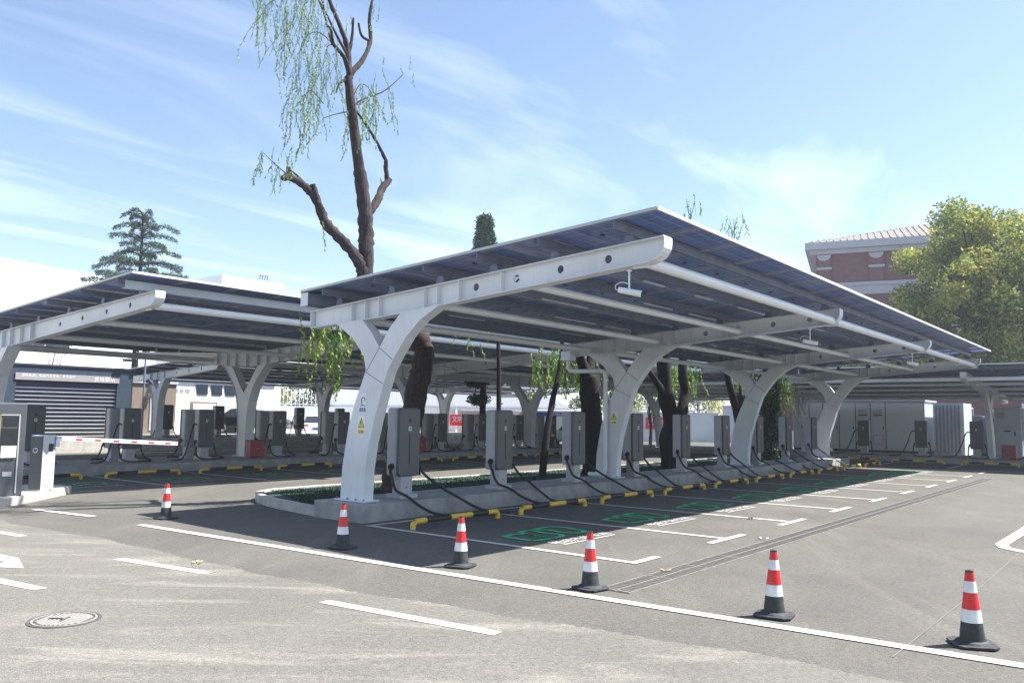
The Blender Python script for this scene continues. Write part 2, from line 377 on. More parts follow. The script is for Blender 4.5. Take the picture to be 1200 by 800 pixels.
kerb('kerb', [(36.4, 20), (36.4, -8), (40.4, -8), (40.4, 20)], -.05, .22, M['conc'])
kerb('terrace', [(-20, 33.4), (60, 33.4), (60, 60), (-20, 60)], -.05, .5, M['conc2'])
g = MB(); g.poly([(-20, 33.9, .504), (27, 33.9, .504), (27, 35.0, .504), (-20, 35.0, .504)], M['sand']); struct(g.build('lawn_strip'))

# ------------------------------------------------------------------ drain, manhole
g = MB()
drain_m = mat('drain_edge', (.15, .147, .138), .8, var=.25, scale=9)
root = empty('drain_grate', (0, 0, 0)); tag(root, 'long double slotted drain channel sunk in the asphalt along the bays', 'drain')
g = MB()
for y in (3.955, 4.105, 4.255): g.box(6.7, 27.5, y - .009, y + .009, -.01, .011, drain_m)
g.build('frame', root)
for y in (3.97, 4.12):
    g = MB(); x = 6.72; g.box(6.7, 27.5, y, y + .12, -.01, .006, M['iron'])
    while x < 27.4:
        g.box(x, x + .045, y, y + .12, .006, .009, M['iron']); 
        if int((x - 6.72) / .07) % 12 == 0: g.box(x, x + .03, y, y + .12, .009, .0105, drain_m)
        x += .07
    g.build('grate', root)
root = empty('manhole_cover', (2.89, 6.74, .004)); tag(root, 'round ribbed iron manhole cover set in the pale road at the lower left', 'manhole cover')
g = MB(); g.lathe([(.36, 0), (.36, .006), (.33, .006), (.325, .002)], M['iron'], 40); g.build('ring', root)
g = MB(); g.lathe([(.325, .002), (0, .002)], M['iron'], 40); g.lathe([(.32, .003), (.32, .008), (.30, .008), (.30, .003)], M['ironlight'], 40)
for k in range(-6, 7):
    y = k * .045; w = math.sqrt(max(0, .27 ** 2 - y * y))
    if w > .03:
        if abs(k) < 1: g.box(-w, -.1, y - .0115, y + .0115, .002, .008, M['ironlight']); g.box(.1, w, y - .0115, y + .0115, .002, .008, M['ironlight'])
        else: g.box(-w, w, y - .0115, y + .0115, .002, .008, M['ironlight'])
g.box(-.02, .02, .02, .17, .009, .011, M['black'])
o = g.build('lid', root); o.rotation_euler = (0, 0, radians(36)); root.scale = (.72, .72, 1)

# ------------------------------------------------------------------ traffic cones
def cone():
    root = empty('traffic_cone')
    g = MB()
    oc = [(.15, .1), (.1, .15), (-.1, .15), (-.15, .1), (-.15, -.1), (-.1, -.15), (.1, -.15), (.15, -.1)]
    g.prism(oc[::-1], .0, .017, M['cone_base'], 'z'); g.lathe([(.12, .017), (.11, .03), (.09, .038)], M['cone_base'], 24)
    g.build('base', root, .004)
    R0 = lambda z: .085 - (.085 - .026) * (z - .035) / .495
    def seg(z0, z1, m, d=0): return [(R0(z0) + d, z0, m), (R0(z1) + d, z1)]
    g = MB()
    for z0, z1, m, d in [(.035, .165, M['cone_base'], .001), (.165, .255, M['band'], .003), (.255, .375, M['red'], .001), (.375, .455, M['band'], .003), (.455, .518, M['red'], .001)]:
        g.lathe(seg(z0, z1, m, d), m, 28)
        g.lathe([(R0(z0) - .002, z0), (R0(z0) + d, z0)], m, 28)
    g.build('cone_body', root)
    g = MB(); g.lathe([(.027, .516), (.027, .53), (.016, .532), (.014, .50)], M['cone_base'], 20); g.build('tip', root)
    return root
c0 = cone()
CL = ['farthest and smallest red and white traffic cone, by the left end of the white line',
      'red and white traffic cone in front of the nearest white column',
      'red and white traffic cone standing just before the nearest yellow and black wheel stop',
      'red and white traffic cone beside the near end of the drain channel',
      'red and white traffic cone alone on sunlit asphalt, second from the right',
      'nearest and largest red and white traffic cone, farthest right on the white line']
for i, (x, y, a) in enumerate([(6.54, 12.0, .2), (6.58, 7.89, .1), (6.65, 6.01, .3), (6.63, 4.33, -.2), (6.76, 2.6, .15), (6.88, 1.17, .45)]):
    o = c0 if i == 0 else copy_tree(c0); o.location = (x, y, .0085); o.rotation_euler = (R.uniform(-.012, .012), R.uniform(-.012, .012), a); tag(o, CL[i], 'traffic cone', 'traffic cones along the white line')

# ------------------------------------------------------------------ EV chargers
def charger(variant=0):
    """front faces -Y, origin at foot"""
    root = empty('ev_charger')
    g = MB(); g.box(-.2, .2, -.17, .17, 0, .07, M['shell']); g.box(-.13, .13, -.1, .1, .07, .36, M['shell'])
    g.add([(.0, -.103, .2), (.03, -.103, .16), (-.03, -.103, .16)], [(0, 2, 1)], M['red'])
    g.build('pedestal', root, .006)
    g = MB(); g.prism([(-.235, .15), (-.235, -.09), (.235, -.09), (.235, .15)], .36, 1.475, M['shell'], 'z'); g.build('body', root, .035)
    g = MB(); g.prism([(-.238, 1.44), (-.205, 1.478), (.205, 1.478), (.238, 1.44), (.238, .40), (.205, .357), (-.205, .357), (-.238, .40)], -.155, -.092, M['face'], 'y'); fp = g.build('front_panel', root, .02)
    g = MB(); g.box(-.008, .008, -.162, -.156, .55, 1.05, M['black2']); g.prism([(.035 * cos(a), 1.27 + .035 * sin(a)) for a in [k * pi / 6 for k in range(12)]], -.159, -.156, M['black2'], 'y'); g.build('light_slot', fp)
    g = MB(); g.box(-.03, .03, -.159, -.1563, 1.1, 1.17, M['signwhite']); g.box(-.017, .017, -.161, -.1595, 1.115, 1.155, M['face']); g.build('card_reader', fp)
    # plug holsters left and right
    for s in (-1, 1):
        g = MB(); g.tube([(s * .235, -.0, .52 if s < 0 else .55), (s * .29, -.02, .50 if s < 0 else .53)], [.055, .05], M['black'], 12)
        g.tube([(s * .28, -.02, .5), (s * .31, -.05, .42), (s * .31, -.09, .36)], [.03, .026, .02], M['black'], 8); g.build('plug_holster', root)
    if variant == 0:
        c1 = [(-.31, -.09, .36), (-.34, -.22, .16), (-.28, -.45, .06), (-.12, -.6, -.1), (.12, -.74, -.22), (.5, -.95, -.246), (.9, -1.1, -.246), (1.2, -1.16, -.246)]
        c2 = [(.3, -.02, .55), (.38, -.14, .36), (.55, -.38, .15), (.75, -.62, -.02), (.95, -.86, -.18), (1.2, -1.08, -.246), (1.35, -1.2, -.246)]
    elif variant == 1:
        c1 = [(-.31, -.09, .36), (-.36, -.26, .14), (-.27, -.5, .04), (-.05, -.64, -.12), (.25, -.78, -.23), (.7, -.92, -.246), (1.1, -1.0, -.246), (1.4, -1.1, -.246)]
        c2 = [(.3, -.02, .55), (.34, -.2, .3), (.42, -.42, .12), (.52, -.62, -.06), (.62, -.8, -.2), (.75, -1.0, -.246), (.8, -1.3, -.246)]
    else:
        c1 = [(-.25, -.02, 1.02), (-.33, -.05, 1.04), (-.42, -.08, .9), (-.55, -.14, .5), (-.75, -.26, .1), (-1.0, -.4, .02), (-1.2, -.42, .02)]
        c2 = [(-.31, -.09, .36), (-.3, -.2, .1), (-.15, -.4, .02), (.2, -.55, .03), (.45, -.4, .04), (.36, -.2, .12), (.32, -.05, .35)]
    for c in (c1, c2):
        g = MB(); g.tube(smooth_path(c, 7), .023, M['black'], 8); g.build('cable', root)
    return root
chA = [charger(0), charger(1)]; chB = charger(2)
near_desc = ['dark grey charger beside the nearest white column, first and largest on the near island']
xs = [9.48 + 2.5 * i for i in range(9)]
for i, x in enumerate(xs):
    o = chA[i] if i < 2 else copy_tree(chA[(i * 2 + i // 3) % 2]); o.location = (x, 9.9, .27); o.rotation_euler = (0, 0, R.uniform(-.03, .03))
    tag(o, f'grey charging post, {ORD[i]} from the left in the row on the near kerb island', 'charger', 'chargers on the near kerb island')
bx = [8.6, 11.1, 13.35, 15.95, 18.6, 21.1, 23.6, 26.05, 28.6, 31.1]
for i, x in enumerate(bx):
    o = chB if i == 0 else copy_tree(chB); o.location = (x, 22.55, .25)
    tag(o, f'dark grey charging post facing the camera, {ORD[i]} from the left on the second island', 'charger', 'chargers on the second island, front row')
for i, x in enumerate(bx[1:]):
    o = copy_tree(chB); o.location = (x - .12, 23.15, .25); o.rotation_euler = (0, 0, pi)
    tag(o, f'rear-facing grey charging post, {ORD[i]} from the left on the second island', 'charger', 'chargers on the second island, back row')
for i, (y) in enumerate([10.3, 8.0, 5.95, 3.6]):
    o = copy_tree(chB); o.location = (37.6, y, .22); o.rotation_euler = (0, 0, -pi / 2)
    tag(o, f'grey charging post under the far right canopy, {ORD[i]} from the left before the cabinets', 'charger', 'chargers under the far right canopy')
for i, (x, y) in enumerate([(19.2, 35.6), (21.8, 35.6), (26.5, 35.6), (29.2, 35.6), (32, 35.6)]):
    o = copy_tree(chB); o.location = (x, y, .5)
    tag(o, f'small distant charging post before the white wall, {ORD[i]} from the left in the back row', 'charger', 'chargers in the distant back row')

# ------------------------------------------------------------------ wheel stops
def stop():
    root = empty('wheel_stop'); L = 1.9; pth = smooth_path([(0, 0, -.0), (0.005, 0, .06), (.04, 0, .1), (.1, 0, .11), (L / 2, 0, .11), (L - .1, 0, .11), (L - .04, 0, .1), (L - .005, 0, .06), (L, 0, 0)], 4)
    g = MB(); g.tube(pth, .037, M['black'], 12); g.build('bar', root)
    def sl(x0, x1):
        g = MB(); P_ = [p for p in pth if x0 <= p.x <= x1]
        if len(P_) < 2 or x0 > .5 and x1 < 1.6: P_ = [Vector((x0, 0, .11)), Vector((x1, 0, .11))]
        g.tube(P_, .041, M['yellow'], 12); g.build('yellow_sleeve', root)
    sl(-1, .36); sl(.78, 1.26); sl(1.56, 5)
    return root
w0 = stop(); sA = [8.35 + 2.5 * i for i in range(10)]
for i, x in enumerate(sA):
    o = w0 if i == 0 else copy_tree(w0); o.location = (x + R.uniform(-.03, .03), 8.45, 0); o.rotation_euler = (0, 0, R.uniform(-.012, .012))
    tag(o, f'yellow and black tube wheel stop, {ORD[i]} from the left along the near island', 'wheel stop', 'wheel stops along the near island')
for i in range(10):
    o = copy_tree(w0); o.location = (7.0 + 2.5 * i, 20.35, 0)
    tag(o, f'yellow and black tube wheel stop, {ORD[i]} from the left along the second island', 'wheel stop', 'wheel stops along the second island')
for i in range(5):
    o = copy_tree(w0); o.location = (35.6, 11.2 - 2.5 * i, 0); o.rotation_euler = (0, 0, -pi / 2)
    tag(o, f'yellow and black wheel stop under the far right canopy, {ORD[i]} from the left', 'wheel stop', 'wheel stops under the far right canopy')

# ------------------------------------------------------------------ solar canopies
def offset_wall(mb, pts, half, m):  # strip extruded in x along a (y,z) polyline with thickness t
    pass
def web_with_holes(mb, top, bot, y0, y1, holes, x, t, m, dirn):
    """vertical plate in the YZ plane between top(y), bot(y), with round holes [(y,z,r)]"""
    cuts = sorted({y0, y1} | {h[0] - h[2] * 1.6 for h in holes} | {h[0] + h[2] * 1.6 for h in holes} | {y0 + (y1 - y0) * k / 14 for k in range(1, 14)
                  if not any(abs(y0 + (y1 - y0) * k / 14 - h[0]) < h[2] * 1.7 for h in holes)})
    for a, b in zip(cuts, cuts[1:]):
        hh = [h for h in holes if a < h[0] < b]
        if not hh:
            mb.prism([(a, bot(a)), (b, bot(b)), (b, top(b)), (a, top(a))], x - t / 2, x + t / 2, m, 'x'); continue
        h = hh[0]; cs = [(a, bot(a)), (b, bot(b)), (b, top(b)), (a, top(a))]
        angs = sorted([2 * pi * k / 20 for k in range(20)] + [math.atan2(c[1] - h[1], c[0] - h[0]) % (2 * pi) for c in cs])
        inn_, out_ = [], []
        for an in angs:
            d = (cos(an), sin(an)); best = 1e9
            for k in range(4):
                p, q = cs[k], cs[(k + 1) % 4]; ex, ey = q[0] - p[0], q[1] - p[1]
                den = d[0] * ey - d[1] * ex
                if abs(den) < 1e-9: continue
                tt = ((p[0] - h[0]) * ey - (p[1] - h[1]) * ex) / den
                ss = ((p[0] - h[0]) * d[1] - (p[1] - h[1]) * d[0]) / den
                if tt > 0 and -1e-6 <= ss <= 1 + 1e-6: best = min(best, tt)
            out_.append((h[0] + d[0] * best, h[1] + d[1] * best)); inn_.append((h[0] + d[0] * h[2], h[1] + d[1] * h[2]))
        n = len(angs); vs = [(x - t/2, *p) for p in out_] + [(x - t/2, *p) for p in inn_] + [(x + t/2, *p) for p in out_] + [(x + t/2, *p) for p in inn_]
        fs = []
        for k in range(n):
            j = (k + 1) % n
            fs += [(k, n + k, n + j, j), (2*n + k, 2*n + j, 3*n + j, 3*n + k), (n + k, 3*n + k, 3*n + j, n + j)]
        mb.add(vs, fs, m)

def canopy(label, prof, depth, tipy, cols, x_lo, x_hi, style, purl, tubes, wings, group, tip_override=None, far=False, colz=.27, nx=None):
    """local frame: +X along the canopy, beams run in Y; prof=(list of (y,ztop)) piecewise linear"""
    root = empty('solar_canopy'); tag(root, label, 'solar canopy', group)
    def top(y):
        if y <= prof[0][0]: return prof[0][1] + (y - prof[0][0]) * (prof[1][1] - prof[0][1]) / (prof[1][0] - prof[0][0])
        for (a, za), (b, zb) in zip(prof, prof[1:]):
            if y <= b: return za + (zb - za) * (y - a) / (b - a)
        return prof[-1][1]
    yc = depth['yc']
    def dep(y):
        t = abs(y - yc) / (depth['yc'] - prof[0][0]) if y < yc else abs(y - yc) / max(.1, prof[-1][0] - yc)
        return depth['root'] + (depth['tip'] - depth['root']) * min(1, t)
    bot = lambda y: top(y) - dep(y)
    ya, yb = prof[0][0], prof[-1][0]
    W = .1
    beam_me = col_me = None
    for ci, cx in enumerate(cols):
        b = empty('frame_rib', (cx, 0, 0)) if False else None
        yt = ya if not tip_override else tip_override[ci]
        # beam: holed web, flanges, curved nose, stiffeners
        g = MB()
        holes = [(y, top(y) - dep(y) * .45, .055) for y in tipy['holes']]
        ny = yt + .28
        web_with_holes(g, lambda y: top(y) - .012, lambda y: bot(y) + .012, ny, yb - .02, holes, cx, .02, M['white'], 0)
        # nose: rounded lower corner
        zt, zb_ = top(yt), bot(ny)
        nose = [(ny, zb_ + .012)] + [(ny - .28 * sin(a), zb_ + .012 + (.2) * (1 - cos(a))) for a in [k * pi / 12 for k in range(1, 7)]] + [(yt, top(yt) - .012), (ny, top(ny) - .012)]
        g.prism(nose[::-1], cx - .01, cx + .01, M['white'], 'x')
        # flanges
        ys = [ny + (yb - ny) * k / 12 for k in range(13)] + [p[0] for p in prof[1:-1]]; ys = sorted(ys)
        for p, q in zip([yt] + ys, ys):
            g.prism([(p, top(p) - .014), (q, top(q) - .014), (q, top(q)), (p, top(p))], cx - W, cx + W, M['white'], 'x')
        for p, q in zip(ys, ys[1:]):
            g.prism([(p, bot(p)), (q, bot(q)), (q, bot(q) + .014), (p, bot(p) + .014)], cx - W, cx + W, M['white'], 'x')
        nn = [(y, z) for y, z in nose[:-1]]
        for p, q in zip(nn, nn[1:]):
            d = Vector((q[0] - p[0], q[1] - p[1])).normalized(); nrm = Vector((-d.y, d.x)) * (-.014 if d.x < 0 or d.y > 0 else .014)
            nrm = Vector((-abs(d.y), -abs(d.x))) * .014
            g.prism([p, q, (q[0] + nrm[0], q[1] + nrm[1]), (p[0] + nrm[0], p[1] + nrm[1])], cx - W, cx + W, M['white'], 'x')
        if style == 'sym' or True:
            g.prism([(yb, bot(yb)), (yb + .014, bot(yb) + .1), (yb + .014, top(yb)), (yb, top(yb))], cx - W, cx + W, M['white'], 'x')
        for y in tipy['stiff']:
            g.box(cx - .09, cx - .0105, y - .006, y + .006, bot(y) + .02, top(y) - .02, M['white'])
            g.box(cx + .0105, cx + .09, y - .006, y + .006, bot(y) + .02, top(y) - .02, M['white'])
        g.build('beam', root)
        # column
        g = MB()
        if style == 'curve':
            zb0 = bot
            outer = [(10.36, colz - .02), (10.33, .8), (10.21, 1.43), (10.06, 1.84), (9.88, 2.22), (9.84, 2.32)]
            low_in = [(9.80, colz - .02), (9.78, .77), (9.71, 1.17), (9.59, 1.57), (9.47, 1.94), (9.34, 2.29), (9.17, 2.53), (8.94, 2.81), (8.65, 3.05), (8.26, bot(8.26) + .004)]
            lo = [p for p in low_in if p[1] < 2.3] 
            # trunk and right arm as one outline
            pts = outer + [(9.53, 2.67), (9.33, 2.95), (9.08, bot(9.08) + .004)] + low_in[::-1]
            g.prism(pts, cx - .1, cx + .1, M['white'], 'x')
            arm = [(9.84, 2.32), (9.9, 2.55), (10.02, 2.69), (10.18, 2.85), (10.37, 2.97), (10.6, bot(10.6) + .004), (9.96, bot(9.96) + .004), (9.75, 2.94), (9.53, 2.67)]
            g.prism(arm, cx - .097, cx + .097, M['white'], 'x')
            # welded seams and stiffener plates
            for p, q in [((9.53, 2.67), (9.22, 2.47)), ((9.84, 2.3), (9.42, 2.1)), ((9.53, 2.67), (9.82, 2.3))]:
                d = Vector((q[0] - p[0], q[1] - p[1])).normalized() ; n_ = Vector((-d.y, d.x)) * .006
                g.prism([(p[0] + n_[0], p[1] + n_[1]), (p[0] - n_[0], p[1] - n_[1]), (q[0] - n_[0], q[1] - n_[1]), (q[0] + n_[0], q[1] + n_[1])], cx - .104, cx + .104, M['seam'], 'x')
            g.box(cx - .16, cx + .16, 9.72, 10.44, colz - .0, colz + .02, M['white'])
            for yy in (9.76, 9.95, 10.15, 10.4):
                for xx in (-.13, .13): g.tube([(cx + xx, yy, colz + .02), (cx + xx, yy, colz + .045)], .016, M['galv'], 6)
            for k in range(8):
                y = 8.4 + k * .09; g.box(cx - .09, cx - .07, y - .012, y + .012, bot(y) - .02, bot(y) + .002, M['galv'])
        else:
            y0 = yc; zz = bot(y0)
            for s in (-1, 1):
                arc = [(y0 + s * .22, colz), (y0 + s * .22, 1.0), (y0 + s * .25, 1.55), (y0 + s * .33, 2.0), (y0 + s * .5, 2.42), (y0 + s * .78, 2.78), (y0 + s * 1.2, bot(y0 + s * 1.2) + .004)]
                arc_in = [(y0, 2.28), (y0 + s * .17, 2.46), (y0 + s * .4, 2.75), (y0 + s * .72, bot(y0 + s * .72) + .004)]
                pts = arc + arc_in[::-1] + [(y0, colz)]
                if s > 0: pts = pts[::-1]
                g.prism(pts, cx - .13, cx + .13, M['white'], 'x')
                for p, q in zip(arc, arc[1:]):  # projecting curved flange
                    d = Vector((q[0] - p[0], q[1] - p[1])).normalized(); n_ = Vector((-d.y, d.x)) * (.014 * s * -1)
                    g.prism([p, q, (q[0] + n_[0], q[1] + n_[1]), (p[0] + n_[0], p[1] + n_[1])], cx - .16, cx + .16, M['white'], 'x')
            g.prism([(y0 - .3, 2.05), (y0 + .3, 2.05), (y0, 2.3)], cx - .14, cx + .14, M['white'], 'x')
            g.box(cx - .2, cx + .2, y0 - .36, y0 + .36, colz, colz + .02, M['white'])
        col = g.build('column', root, .004)
        if ci == 0: root['_c'] = 1
        canopy.cols.append(col)
        # brackets up to purlins
        for y in purl:
            g = MB(); zp = roofz(wings, y) - .14
            g.prism([(y - .1, top(y)), (y + .1, top(y)), (y + .045, zp), (y - .045, zp)], cx - .006, cx + .006, M['galv'], 'x')
            g.box(cx - .05, cx + .05, y - .05, y + .05, zp - .012, zp, M['galv'])
            g.build('purlin_bracket', root)
    # purlins, one mesh each
    for y in purl:
        z = roofz(wings, y)
        g = MB(); g.box(x_lo + .02, x_hi - .02, y - .006, y + .006, z - .14, z - .03, M['galv']); g.box(x_lo + .02, x_hi - .02, y, y + .05, z - .14, z - .134, M['galv']); g.box(x_lo + .02, x_hi - .02, y - .05, y - .0, z - .036, z - .03, M['galv'])
        g.build('purlin', root)
    for (y, r, dz) in tubes:
        g = MB()
        for a, b in zip(cols, cols[1:]):
            za = top(y) - dz
            g.tube([(a + .011, y, za), (b - .011, y, za)], r, M['white2'], 14)
            g.box(a + .011, a + .03, y - r * 1.4, y + r * 1.4, za - r * 1.4, za + r * 1.4, M['white'])
            g.box(b - .03, b - .011, y - r * 1.4, y + r * 1.4, za - r * 1.4, za + r * 1.4, M['white'])
        g.build('tie_tube', root)
    # solar modules
    sites = []
    for (y0, z0, y1, z1, ny) in wings:
        L = math.hypot(y1 - y0, z1 - z0); ang = math.atan2(z1 - z0, y1 - y0); n = nx or int((x_hi - x_lo) / 1.145)
        px, py = (x_hi - x_lo) / n, L / ny
        for i in range(n):
            for j in range(ny):
                sites.append((x_lo + px * i, y0 + (y1 - y0) * j / ny, z0 + (z1 - z0) * j / ny, ang, px, py))
    def modgeo(g, px, py, f=lambda v: v):
        e = .012; t = .035
        def bx(x0, x1, y0, y1, z0, z1, m):
            vs = [(x0,y0,z0),(x1,y0,z0),(x1,y1,z0),(x0,y1,z0),(x0,y0,z1),(x1,y0,z1),(x1,y1,z1),(x0,y1,z1)]
            g.add([f(v) for v in vs], [(0,3,2,1),(4,5,6,7),(0,1,5,4),(1,2,6,5),(2,3,7,6),(3,0,4,7)], m)
        bx(e, px - e, e, py - e, .024, .03, M['cells'])
        for (a, b, c, d) in [(.004, e, .004, py - .004), (px - e, px - .004, .004, py - .004), (e, px - e, .004, e), (e, px - e, py - e, py - .004)]: bx(a, b, c, d, 0, t, M['alu'])
        bx(.05, .058, e, py - e, .0, .02, M['alu'])
        bx(px / 2 - .03, px / 2 + .03, py * .5 - .02, py * .5 + .02, .014, .0235, M['black'])
    def keyf(s):
        v = root_mat @ Vector((s[0], s[1], s[2])); return v.length
    root_mat = canopy.mat
    sites.sort(key=keyf)
    me = {}
    for s in sites[:98]:
        k = (round(s[4], 3), round(s[5], 3))
        if k not in me:
            g = MB(); modgeo(g, s[4], s[5]); o = g.build('solar_panel', root); me[k] = o.data
        else:
            o = bpy.data.objects.new('solar_panel', me[k]); C.objects.link(o); o.parent = root
        o.location = (s[0], s[1], s[2] - .035); o.rotation_euler = (s[3], 0, 0)
    rest = sites[98:]
    if rest:
        g = MB()
        for s in rest:
            T = Matrix.Translation((s[0], s[1], s[2] - .035)) @ Matrix.Rotation(s[3], 4, 'X')
            modgeo(g, s[4], s[5], lambda v, T=T: T @ Vector(v))
        o = g.build('solar_panel', root); o['kind'] = 'stuff'
    # bright outer edge trims
    g = MB()
    for (y0, z0, y1, z1, ny) in wings:
        for x in (x_lo, x_hi):
            g.prism([(y0, z0 - .035), (y1, z1 - .035), (y1, z1 + .003), (y0, z0 + .003)], x - .012, x + .012, M['alu'], 'x')
    y0, z0 = wings[0][0], wings[0][1]; g.box(x_lo, x_hi, y0 - .02, y0 - .002, z0 - .035, z0 + .006, M['white2'])
    y1, z1 = wings[-1][2], wings[-1][3]; g.box(x_lo, x_hi, y1 + .002, y1 + .03, z1 - .05, z1 + .012, M['alu'])
    g.build('edge_trim', root)
    # white strips imitating bright gaps of light between the modules
    rr = random.Random(len(label))
    for y in purl[1:]:
        x = x_lo + 1.5
        while x < x_hi - 2:
            if rr.random() < .5:
                z = roofz(wings, y + .35) - .075; g = MB(); g.box(x, x + rr.choice([.7, 1.1, 1.5]), y + .33, y + .38, z - .012, z + .012, M['white2']); g.build('gap_light_strip', root)
            x += 1.9
    g = MB()
    a, z0 = wings[-1][2], wings[-1][3]
    g.box(x_lo, x_hi, a - .16, a + .0, z0 - .26, z0 - .25, M['galv']); g.box(x_lo, x_hi, a - .16, a - .15, z0 - .26, z0 - .05, M['galv']); g.box(x_lo, x_hi, a - .01, a, z0 - .26, z0 - .052, M['alu'])
    g.box(x_lo - .006, x_lo, a - .18, a + .01, z0 - .27, z0 - .05, M['white'])
    g.build('gutter', root)
    return root
canopy.cols = []
def roofz(w, y):
    for (y0, z0, y1, z1, n) in w:
        if y0 <= y <= y1: return z0 + (z1 - z0) * (y - y0) / (y1 - y0)
    return w[0][1]

# near canopy A
canopy.mat = Matrix.Identity(4)
colsA = [8.66 + 7.5 * i for i in range(4)]
wA = [(4.5, 4.08, 11.17, 3.68, 3)]
A = canopy('white steel solar canopy on four curved columns over the near row of chargers', [(4.57, 3.81), (11.28, 3.37)], dict(yc=9.4, root=.34, tip=.29),
       dict(holes=[5.4, 6.14, 6.88, 7.62], stiff=[10.24, 9.91, 9.59, 8.59, 8.32, 7.89, 7.09]), colsA, 8.27, 31.6, 'curve', [5.1, 6.24, 7.3, 8.34, 9.39, 10.65],
       [(4.95, .075, .22), (6.85, .06, .2), (8.75, .06, .2), (10.55, .06, .2)], wA, 'solar canopies', tip_override=[4.57, 4.8, 4.75, 4.75])
A_cols = list(canopy.cols); canopy.cols.clear()

# second canopy B (butterfly)
wB = [(15.0, 4.25, 22.9, 3.86, 4), (22.9, 3.86, 30.2, 4.2, 4)]
colsB = [7.75, 15.0, 22.4, 29.9, 37.4]
B = canopy('long butterfly solar canopy on forked columns behind and left of the near one', [(14.85, 3.93), (22.9, 3.55), (30.1, 3.88)], dict(yc=22.9, root=.46, tip=.28),
       dict(holes=[16, 17, 18.1, 19.2, 26.5, 27.5, 28.5], stiff=[20.6, 21.2, 21.8, 22.3, 22.9, 23.5, 24, 24.6]), colsB, 7.26, 38.2, 'sym', [15.6, 17.2, 18.8, 20.4, 22.0, 24, 25.6, 27.2, 28.8],
       [(15.3, .075, .22), (18, .065, .22), (20.8, .065, .25), (25, .065, .25), (28.5, .065, .22)], wB, 'solar canopies')
B_cols = list(canopy.cols); canopy.cols.clear()
g = MB(); g.box(7.35, 38, 15.42, 15.44, 3.98, 4.14, M['alu']); g.box(7.35, 38, 15.44, 15.56, 3.98, 3.99, M['alu']); g.build('cable_channel', B)

# distant canopy C
wC = [(30.6 - 31, 3.75, 38.0 - 31, 3.4, 4)]
canopy.mat = Matrix.Translation((18.7, 31, .35))
Cc = canopy('farthest solar canopy, low behind the second island before the white wall', [(-.43, 3.35), (7.5, 2.92)], dict(yc=4.5, root=.34, tip=.24),
       dict(holes=[1, 2, 3], stiff=[4, 4.6, 5.2]), [0, 9.3, 18.8, 28], -.6, 29, 'sym', [.2, 1.6, 3, 4.4, 5.8], [(.2, .06, .2), (3, .06, .2), (6, .06, .2)],
       [(-.5, 3.62, 7.4, 3.2, 3)], 'solar canopies', colz=.15)
Cc.location = (18.7, 31, .35); canopy.cols.clear()
# move C columns are symmetrical forks at local y 4.5

# right canopy D, axis along -Y, tips towards the camera
Tm = Matrix.Translation((27.9, 27.9, -.38)) @ Matrix.Rotation(-pi / 2, 4, 'Z')
canopy.mat = Tm
D_ = canopy('solar canopy at the far right standing in front of the grey cabinets', [(4.57, 3.81), (14.2, 3.18)], dict(yc=9.4, root=.34, tip=.29),
       dict(holes=[5.4, 6.14, 6.88, 7.62], stiff=[10.24, 9.59, 8.59, 7.89]), [7.4, 14.9, 22.4, 29.8], 6.5, 36, 'curve', [5.1, 6.7, 8.34, 10.65, 12.4, 13.8],
       [(4.95, .075, .22), (6.85, .06, .2), (8.75, .06, .2), (10.55, .06, .2), (12.6, .06, .2)], [(4.5, 4.08, 14.2, 3.46, 4)], 'solar canopies', colz=.6)
D_.location = (27.9, 27.9, -.38); D_.rotation_euler = (0, 0, -pi / 2); canopy.cols.clear()

# stickers on the two near columns
def stickers(parent, x, full):
    if full:
        g = MB(); g.box(x - .004, x - .0, 9.79, 9.97, 1.66, 1.95, M['signwhite']); g.box(x - .0055, x - .0041, 9.81, 9.95, 1.67, 1.73, M['blue'])
        g.tube([(x - .006, 9.9, 1.79), (x - .006, 9.91, 1.85), (x - .006, 9.88, 1.9), (x - .006, 9.83, 1.88), (x - .006, 9.82, 1.84)], .006, M['black'], 6)
        g.tube([(x - .006, 9.93, 1.76), (x - .006, 9.88, 1.78), (x - .006, 9.82, 1.76)], .006, M['black'], 6)
        add_text(g, '注意', .05, (x - .0056, 9.93, 1.68), (0, -1, 0), (0, 0, 1), M['signwhite'], width=.1, extrude=.0005)
        g.build('notice_sticker', parent)
    y0, z0 = (9.9, 1.33) if full else (9.86, 1.5)
    g = MB(); g.box(x - .004, x, y0 - .09, y0 + .09, z0 - .02, z0 + .28, M['signwhite'])
    g.prism([(y0 + .078, z0 + .09), (y0 - .078, z0 + .09), (y0, z0 + .25)], x - .0055, x - .0041, M['black'], 'x')
    g.prism([(y0 + .062, z0 + .1), (y0 - .062, z0 + .1), (y0, z0 + .232)], x - .0068, x - .0056, M['signyellow'], 'x')
    g.prism([(y0 + .012, z0 + .2), (y0 - .004, z0 + .2), (y0 - .001, z0 + .165), (y0 - .016, z0 + .165), (y0 + .008, z0 + .112), (y0 + .002, z0 + .15), (y0 + .018, z0 + .15)], x - .008, x - .0069, M['black'], 'x')
    g.box(x - .0055, x - .0041, y0 - .07, y0 + .07, z0 - .005, z0 + .06, M['signyellow'])
    add_text(g, '当心触电', .045, (x - .0056, y0 + .062, z0 + .01), (0, -1, 0), (0, 0, 1), M['black'], width=.12, extrude=.0005)
    g.build('warning_sticker', parent)
stickers(A_cols[0], 8.56, True); stickers(A_cols[1], 16.06, False)
